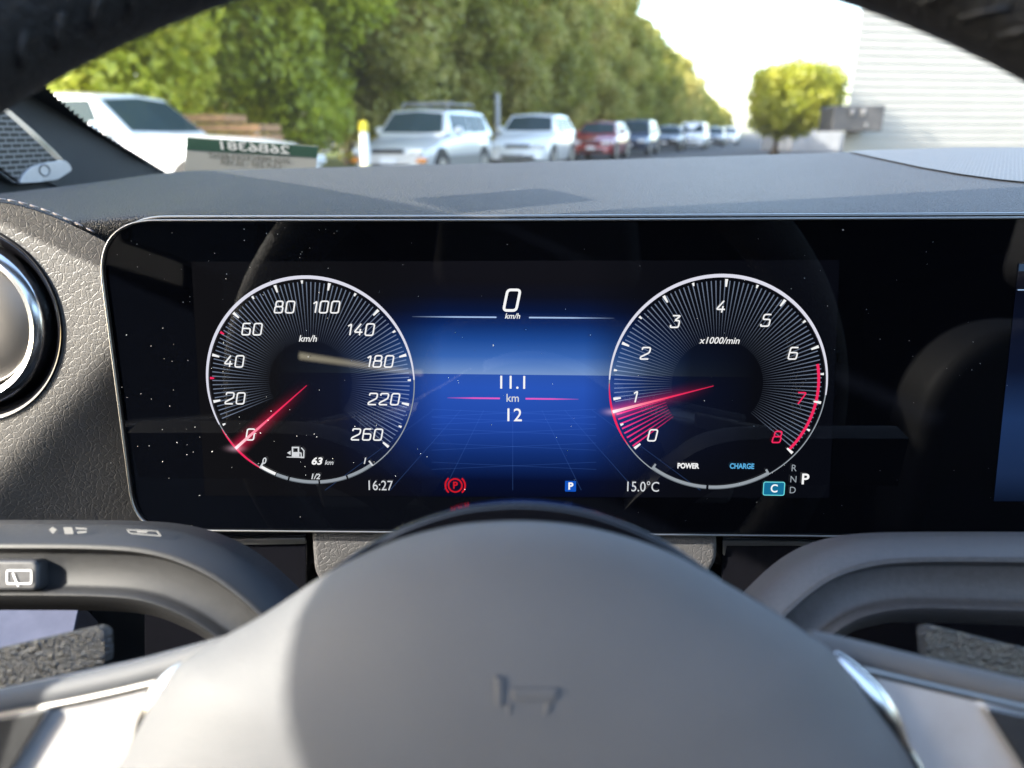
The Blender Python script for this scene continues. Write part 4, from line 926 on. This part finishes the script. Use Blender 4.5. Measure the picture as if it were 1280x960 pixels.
# faint ground lines of the backdrop
bm = bmesh.new()
for xx in (-260, -170, -95, 0, 95, 170, 260):
    ribbon(bm, [s2(641 + xx * .38, 512), s2(641 + xx * .9, 612)], [.5 * PX, 1.0 * PX], False, Z0)
for yy in (514, 524, 538, 556, 580): ribbon(bm, [s2(540, yy + 6), s2(745, yy - 3)], .7 * PX, False, Z0 + .00005); ribbon(bm, [s2(540, yy - 3), s2(745, yy + 6)], .7 * PX, False, Z0 + .0001)
aG = N('lit_grid'); emit_add(aG, srgb(70, 110, 180), .16 / 2 ** EV); from_bm('backdrop_lines', bm, aG.m, disp, SM)
# fuel pump symbol
bm = bmesh.new(); P_ = lambda x, y: s2(366 + x, 565 + y)
def polyf(bm, pts, z): bm.faces.new([bm.verts.new((*p, z)) for p in pts])
polyf(bm, [P_(-6, 8.5), P_(-6, 8.5 - 1), P_(14.5, 7.5), P_(14.5, 8.5 + .6)], Z3)
polyf(bm, [P_(0.3, 7.4), P_(.3, 1.8), P_(9.8, 1.8), P_(9.8, 7.4)], Z3)
ribbon(bm, [P_(1.4, 2.4), P_(1.4, 1 - 5), P_(8.8, -4), P_(8.8, 2.4)], 1.9 * PX, False, Z4)
ribbon(bm, [P_(10, 2.5), P_(12, 3), P_(12.4, 8.5), P_(15.3, 8.5), P_(15.6, 0), P_(12.2, -3.8)], 1.5 * PX, False, Z4)
polyf(bm, [P_(-5.6, 2.8), P_(-1.2, .2), P_(-1.2, 5.4)], Z3)
bmesh.ops.translate(bm, verts=bm.verts, vec=(0, 3 * PX, 0)); from_bm('fuel_pump_symbol', bm, E_white2, sg, SM)
# parking brake lamp
c = s2(569.5, 605.5); CM = SM @ Matrix.Translation((c.x, c.y, 0)); bm = bmesh.new()
arc(bm, Vector((0, 0)), 8.6 * PX, 0, 360, 2.0 * PX, Z3, 40); arc(bm, Vector((0, 0)), 12.6 * PX, 132, 228, 2.2 * PX, Z3, 20); arc(bm, Vector((0, 0)), 12.6 * PX, -48, 48, 2.2 * PX, Z3, 20)
pb = from_bm('parking_brake_lamp', bm, E_red2, disp, CM); text('lettering', 'P', CM @ Matrix.Translation((0, 0, Z4)), 12.5 * PX, E_red2, pb, 1, 0, 'CENTER', 1, .35 * PX)
# blue P lamp
c = s2(713, 606.5); CM = SM @ Matrix.Translation((c.x, c.y, 0))
pp = [Vector((x * PX, y * PX)) for x, y in ((-7, -7), (7, -7), (7, 7), (-7, 7))]; rp = round_poly(pp, 1.2 * PX, 3)
pl_ = mesh('parking_lamp', [(*p, Z3) for p in rp], [tuple(range(len(rp)))], E_blue, disp, CM); text('lettering', 'P', CM @ Matrix.Translation((0, 0, Z4)), 12.5 * PX, E_white, pl_, 1, 0, 'CENTER', 1, .5 * PX)
# drive mode box and gear letters
c = s2(966, 609.5); CM = SM @ Matrix.Translation((c.x, c.y, 0)); rp = round_poly([Vector((x * PX, y * PX)) for x, y in ((-13, -8.5), (13, -8.5), (13, 8.5), (-13, 8.5))], 2.5 * PX, 4)
db = mesh('drive_mode_box', [(*p, Z2) for p in rp], [tuple(range(len(rp)))], E_teal, disp, CM); bm = bmesh.new(); ribbon(bm, rp, 1.2 * PX, True, Z3); from_bm('box_edge', bm, E_tealb, db, CM); text('lettering', 'C', CM @ Matrix.Translation((0, 0, Z4)), 14.5 * PX, E_white, db, .9, 0, 'CENTER', 1, .3 * PX)
dtext('gear_letter', 'R', 990.5, 584, 8.6, E_grey, disp, .95); dtext('gear_letter', 'N', 990, 598, 8.6, E_grey, disp, .95); dtext('gear_letter', 'D', 989, 611.5, 8.6, E_grey, disp, .95)
pg = dtext('gear_letter', 'P', 1004.5, 598, 13.5, E_white, disp, 1.0, 0, .4); pg['label'] = 'bold white selected gear letter P'
# edge of the second screen at the right
def mk_second():
    a = N('second_screen_image'); sp = a.add('SeparateXYZ'); a.link(a.coord(), sp.inputs[0]); f = a.math('DIVIDE', sp.outputs[1], 300 * PX, clamp=True)
    c = a.ramp(f, [(0, srgb(10, 20, 40)), (.12, srgb(25, 42, 75)), (.35, srgb(28, 50, 90)), (.55, srgb(12, 20, 42)), (.92, srgb(9, 12, 24)), (1, srgb(14, 20, 34))]); e = a.add('Emission'); a.link(c, e.inputs[0]); e.inputs[1].default_value = 1 / 2 ** EV; return glassy(a, e.outputs[0])
c = s2(1240, 626); CM = SM @ Matrix.Translation((c.x, c.y, 0)); q_ = [s2(x, y) - c for x, y in ((1272, 328), (1900, 328), (1900, 626), (1241, 626))]
ss = mesh('second_screen', [(p.x, p.y, .0006) for p in q_], [(3, 2, 1, 0)], mk_second(), disp, CM)
quad_px('header_bar', [(1272, 330), (1900, 330), (1900, 339), (1271, 339)], emit('lit_slate', (52, 72, 98)), Z1, ss); quad_px('header_line', [(1270, 361.5), (1900, 361.5), (1900, 363), (1270, 363)], E_line, Z1, ss)
# dust on the glass
bm = bmesh.new(); r = random.Random(3)
for i in range(210):
    x = r.uniform(130, 1270); y = r.uniform(285, 655)
    if r.random() < .35: x = r.uniform(140, 420)
    c = s2(x, y); s_ = PX * (r.uniform(.28, .62) if r.random() < .95 else r.uniform(.6, 1.1)); n_ = 5
    bm.faces.new([bm.verts.new((c.x + s_ * math.cos(k * 1.2566 + i) * r.uniform(.6, 1.2), c.y + s_ * math.sin(k * 1.2566 + i) * r.uniform(.6, 1.2), .0021)) for k in range(n_)])
du = from_bm('dust', bm, plain('dust_white', (.6, .6, .58), .9), None, SM); tag(du, 'white dust specks scattered over the black display glass', 'dust', kind='stuff')

# ================================================================== STALKS
def stalk(name, label, cat, path, mat, wpl_=-.10):
    t = thing(name, label, cat, WM)
    pts = [Vector((*W.uv(x, y, wpl_), 0)) for x, y, h in path]; hs = [Vector((h / F * ((W.W(*W.uv(x, y, wpl_), wpl_) - CAM).dot(fwd)), 0, 0)) for x, y, h in path]
    pts = smoothpath(pts, 8); hs = [v.x for v in smoothpath(hs, 8)]
    prof = [(1.0, -.014), (1.0, -.003), (.95, .000), (.62, .0075), (.56, .0082), (.50, .0082), (.46, .0075), (.42, .0055), (.36, .0050), (-.30, .0050), (-.40, .0058), (-.46, .0078), (-.52, .0082), (-.60, .0075), (-.72, .0045), (-.95, .001), (-1.0, -.003), (-1.0, -.014)]
    vs_, fs = [], []; n = len(prof)
    for i, p in enumerate(pts):
        tt = (pts[min(i + 1, len(pts) - 1)] - pts[max(i - 1, 0)]).normalized(); nn = Vector((-tt.y, tt.x, 0))
        if nn.y < 0: nn = -nn
        for a, b in prof: q = p + nn * a * hs[i]; vs_.append((q.x, q.y, wpl_ + b))
    for i in range(len(pts) - 1):
        for j in range(n): a = i * n + j; b = i * n + (j + 1) % n; fs.append((a, b, b + n, a + n))
    fs += [tuple(range(n)), tuple(range(len(vs_) - 1, len(vs_) - n - 1, -1))]
    me = mesh('lever', vs_, fs, mat, t, WM, .9); return t
wst = stalk('wiper_stalk', 'dark control stalk with a rear wiper button, left of the steering hub', 'control stalk', [(-160, 709, 54), (0, 709, 54), (133, 710, 54), (200, 716, 54), (250, 733, 54), (290, 757, 52), (335, 795, 48), (380, 845, 46)], M_plastic)
gst = stalk('gear_stalk', 'dark gear selector stalk with a long recess, right of the steering hub', 'control stalk', [(1440, 729, 57), (1280, 727, 56), (1130, 725, 53), (1070, 732, 53), (1030, 748, 52), (990, 780, 50), (940, 830, 48), (900, 880, 46)], M_softpl)
bt = slab('wiper_button', round_poly([W.uv(x, y, -.092) for x, y in ((-70, 699), (52, 699), (52, 738), (-70, 738))], .0022, 4), -.096, -.0905, M_softpl, WM, wst, .0012)
bm = bmesh.new(); zz = -.0902; f_ = lambda x, y: W.uv(x, y, zz)
ribbon(bm, round_poly([f_(8.5, 713), f_(39, 713), f_(39, 729.5), f_(8.5, 729.5)], .0005, 3), .0004, True, zz); ribbon(bm, [f_(16, 716), f_(23, 733)], .00045, False, zz + .0001); from_bm('wiper_symbol', bm, M_white, bt, WM)
bm = bmesh.new(); zz = -.0995
f_ = lambda x, y: Vector(W.uv(x, y + 2, -.0955))
for q in ([(61, 660), (66, 656.5), (71, 660), (66, 665.5)], [(79, 657), (90, 657), (92, 665.5), (81, 665.5)], [(94, 657), (108, 658), (109, 660), (95, 659.5)], [(96, 662.5), (108, 661.5), (108, 664), (97, 665)], [(158, 660), (160, 660), (163, 664.5), (161, 664.5)], [(158, 659.5), (196, 661), (197, 662.3), (159, 661)], [(163, 664), (200, 667), (200, 668.5), (163, 665.5)], [(194, 661), (197, 661), (202, 668), (200, 668.5)], [(170, 661.5), (184, 662), (184, 664), (172, 664)]):
    pts = [f_(*p) for p in q]; bm.faces.new([bm.verts.new((p.x, p.y, -.0955)) for p in pts])
from_bm('stalk_symbols', bm, plain('printed_grey', (.13, .13, .13), .5), wst, WM)

# ================================================================== STEERING WHEEL
whl = thing('steering_wheel', 'dark leather steering wheel with grey airbag hub and silver spokes', 'steering wheel', WM)
RR, TR = .1797, .0165
bm = bmesh.new(); vsr = []
NS, NT = 120, 24
for i in range(NS):
    a = 2 * math.pi * i / NS; ring = []
    for k in range(NT):
        b = 2 * math.pi * k / NT; rr = RR + TR * math.cos(b) * 1.0; ring.append(bm.verts.new((rr * math.cos(a), rr * math.sin(a), TR * .95 * math.sin(b))))
    vsr.append(ring)
for i in range(NS):
    for k in range(NT): bm.faces.new((vsr[i][k], vsr[(i + 1) % NS][k], vsr[(i + 1) % NS][(k + 1) % NT], vsr[i][(k + 1) % NT]))
rim = from_bm('rim', bm, M_rim, whl, WM, 9)
bm = bmesh.new()
for i in range(150):
    a = 2 * math.pi * i / 150; b0, b1 = 2.75, 3.05
    P = lambda aa, b: ((RR + (TR + .0003) * math.cos(b)) * math.cos(aa), (RR + (TR + .0003) * math.cos(b)) * math.sin(aa), (TR + .0003) * .95 * math.sin(b))
    tube(bm, [P(a, b0), P(a + .018, (b0 + b1) / 2), P(a + .03, b1)], .0006, 5)
from_bm('stitching', bm, M_rim, rim, WM, 9)
# airbag cover
HW = -.03
hub_px = [(110, 1010), (150, 955), (178, 902), (217, 838), (262, 806), (330, 768), (400, 722), (450, 695), (500, 674), (560, 659), (600, 654), (645, 652), (690, 654), (740, 661), (800, 677), (850, 697), (900, 725), (956, 757), (1002, 787), (1044, 818), (1087, 878), (1129, 935), (1165, 1010)]
hp_ = [Vector((*W.uv(x, y, HW), 0)) for x, y in hub_px]; hp_ = smoothpath(hp_, 4); hp_ = [Vector((p.x, p.y)) for p in hp_]
bx = hp_[-1]; ax = hp_[0]
low = [Vector(((bx.x + ax.x) / 2 + (bx.x - ax.x) / 2 * math.cos(t) * 1.0, (bx.y + ax.y) / 2 - .055 * math.sin(t))) for t in [math.pi * k / 24 for k in range(1, 24)]]
HO = hp_ + low; hc_ = Vector((W.uv(648, 900, HW).x, W.uv(648, 960, HW).y)); nO = len(HO)
svals = [0.02, .15, .3, .45, .6, .72, .82, .9, .95, .98, 1.0]
vs_, fs = [], []
for s_ in svals:
    z_ = HW + .011 * (1 - s_ ** 3.0) + .004 * (1 - s_ ** 12)
    for p in HO: q = hc_ + (p - hc_) * s_; vs_.append((q.x, q.y, z_))
for p in HO: q = hc_ + (p - hc_) * .995; vs_.append((q.x, q.y, HW - .014))
nr = len(svals) + 1
for r_ in range(nr - 1):
    for i in range(nO): a, b = r_ * nO + i, r_ * nO + (i + 1) % nO; fs.append((a, b, b + nO, a + nO))
fs.append(tuple(range(nO)))
hub = mesh('hub', vs_, [tuple(reversed(f)) for f in fs], M_hub, whl, WM, 9)
sur = [hc_ + Vector(((p - hc_).x * 1.005, (p - hc_).y * 1.0 + (.0036 if (p - hc_).y > 0 else 0) * max(0, 1 - ((p - hc_).x / .040) ** 2))) for p in HO]
slab('hub_surround', sur, HW - .022, HW - .0035, M_piano, WM, whl, .0012, 3)
bm = bmesh.new(); zz = lambda px, py: HW + .0185
ep = [(619, 842), (630, 844), (629, 882), (620, 880)]; 
for q in (ep, [(640, 858), (698, 857), (694, 873), (640, 873)], [(634, 876), (640, 876), (641, 890), (633, 892)], [(682, 875), (692, 875), (686, 890), (678, 891)]):
    pts = [W.uv(x, y, HW + .0132) for x, y in q]; v0 = [bm.verts.new((p.x, p.y, HW + .011)) for p in pts]; v1 = [bm.verts.new((p.x, p.y, HW + .0149)) for p in pts]; n = 4
    bm.faces.new(v1); [bm.faces.new((v0[i], v0[(i + 1) % n], v1[(i + 1) % n], v1[i])) for i in range(n)]
em = from_bm('airbag_mark', bm, M_hub, hub, WM); bevel(em, .0006, 2)
# spokes
def spoke(sgn, plate, edge_path, lip_path, sw):
    P = slab('spoke', round_poly(wpoly(plate, -.034), .004, 4), -.052, -.034, M_silver, WM, whl, .003, 4)
    bm = bmesh.new(); tube(bm, smoothpath([Vector((*W.uv(x, y, -.036), -.036)) for x, y in edge_path], 5), 
        .0027, 14); from_bm('upper_edge', bm, M_hub, P, WM, 9)
    bm = bmesh.new(); tube(bm, smoothpath([Vector((*W.uv(x, y + 17, -.034), -.0345)) for x, y in edge_path[:-1]], 5), .0011, 10); from_bm('chrome_line', bm, M_trimline, P, WM, 9)
    bm = bmesh.new(); tube(bm, smoothpath([Vector((*W.uv(x, y, -.033), -.034)) for x, y in lip_path], 5), [.0012 + .0024 * math.sin(math.pi * min(1, k / 14)) for k in range(5 * (len(lip_path) - 1) + 1)], 14); from_bm('chrome_lip', bm, M_chrome, P, WM, 9)
    slab('switch_bezel', round_poly(wpoly(sw, -.0325), .0015, 3), -.036, -.0320, M_chrome, WM, P, .001, 2)
    c = Vector(wpoly([sw[0]], -.0325)[0]); cc = sum((Vector(p) for p in wpoly(sw, -.0325)), Vector((0, 0))) / len(sw)
    inner = [cc + (Vector(p) - cc) * .965 for p in wpoly(sw, -.0325)]
    slab('switch_panel', round_poly(inner, .0012, 3), -.034, -.0316, M_plastic, WM, P, .0006, 2)
spoke(-1, [(300, 800), (130, 846), (-160, 908), (-160, 1250), (240, 1250), (420, 1000)], [(-160, 915), (0, 878), (100, 859), (200, 836), (267, 816), (320, 800)], [(262, 822), (225, 850), (190, 890), (165, 935), (140, 1000)], [(64, 884), (-160, 926), (-160, 1200), (-20, 1020)])
spoke(1, [(1000, 800), (1130, 836), (1440, 908), (1440, 1250), (1060, 1250), (880, 1000)], [(1440, 904), (1280, 867), (1150, 837), (1060, 815), (1010, 804)], [(1042, 818), (1080, 862), (1112, 905), (1140, 945), (1170, 1000)], [(1229, 882), (1440, 926), (1440, 1200), (1310, 1010)])
for q in ([(-120, 838), (0, 811), (118, 784), (129, 788), (131, 830), (0, 862), (-120, 890)], [(1400, 836), (1280, 811), (1166, 783), (1156, 788), (1160, 826), (1280, 862), (1400, 890)]):
    slab('shift_paddle', round_poly(wpoly(q, -.055), .0015, 3), -.059, -.055, M_paddle, WM, whl, .0015, 3)
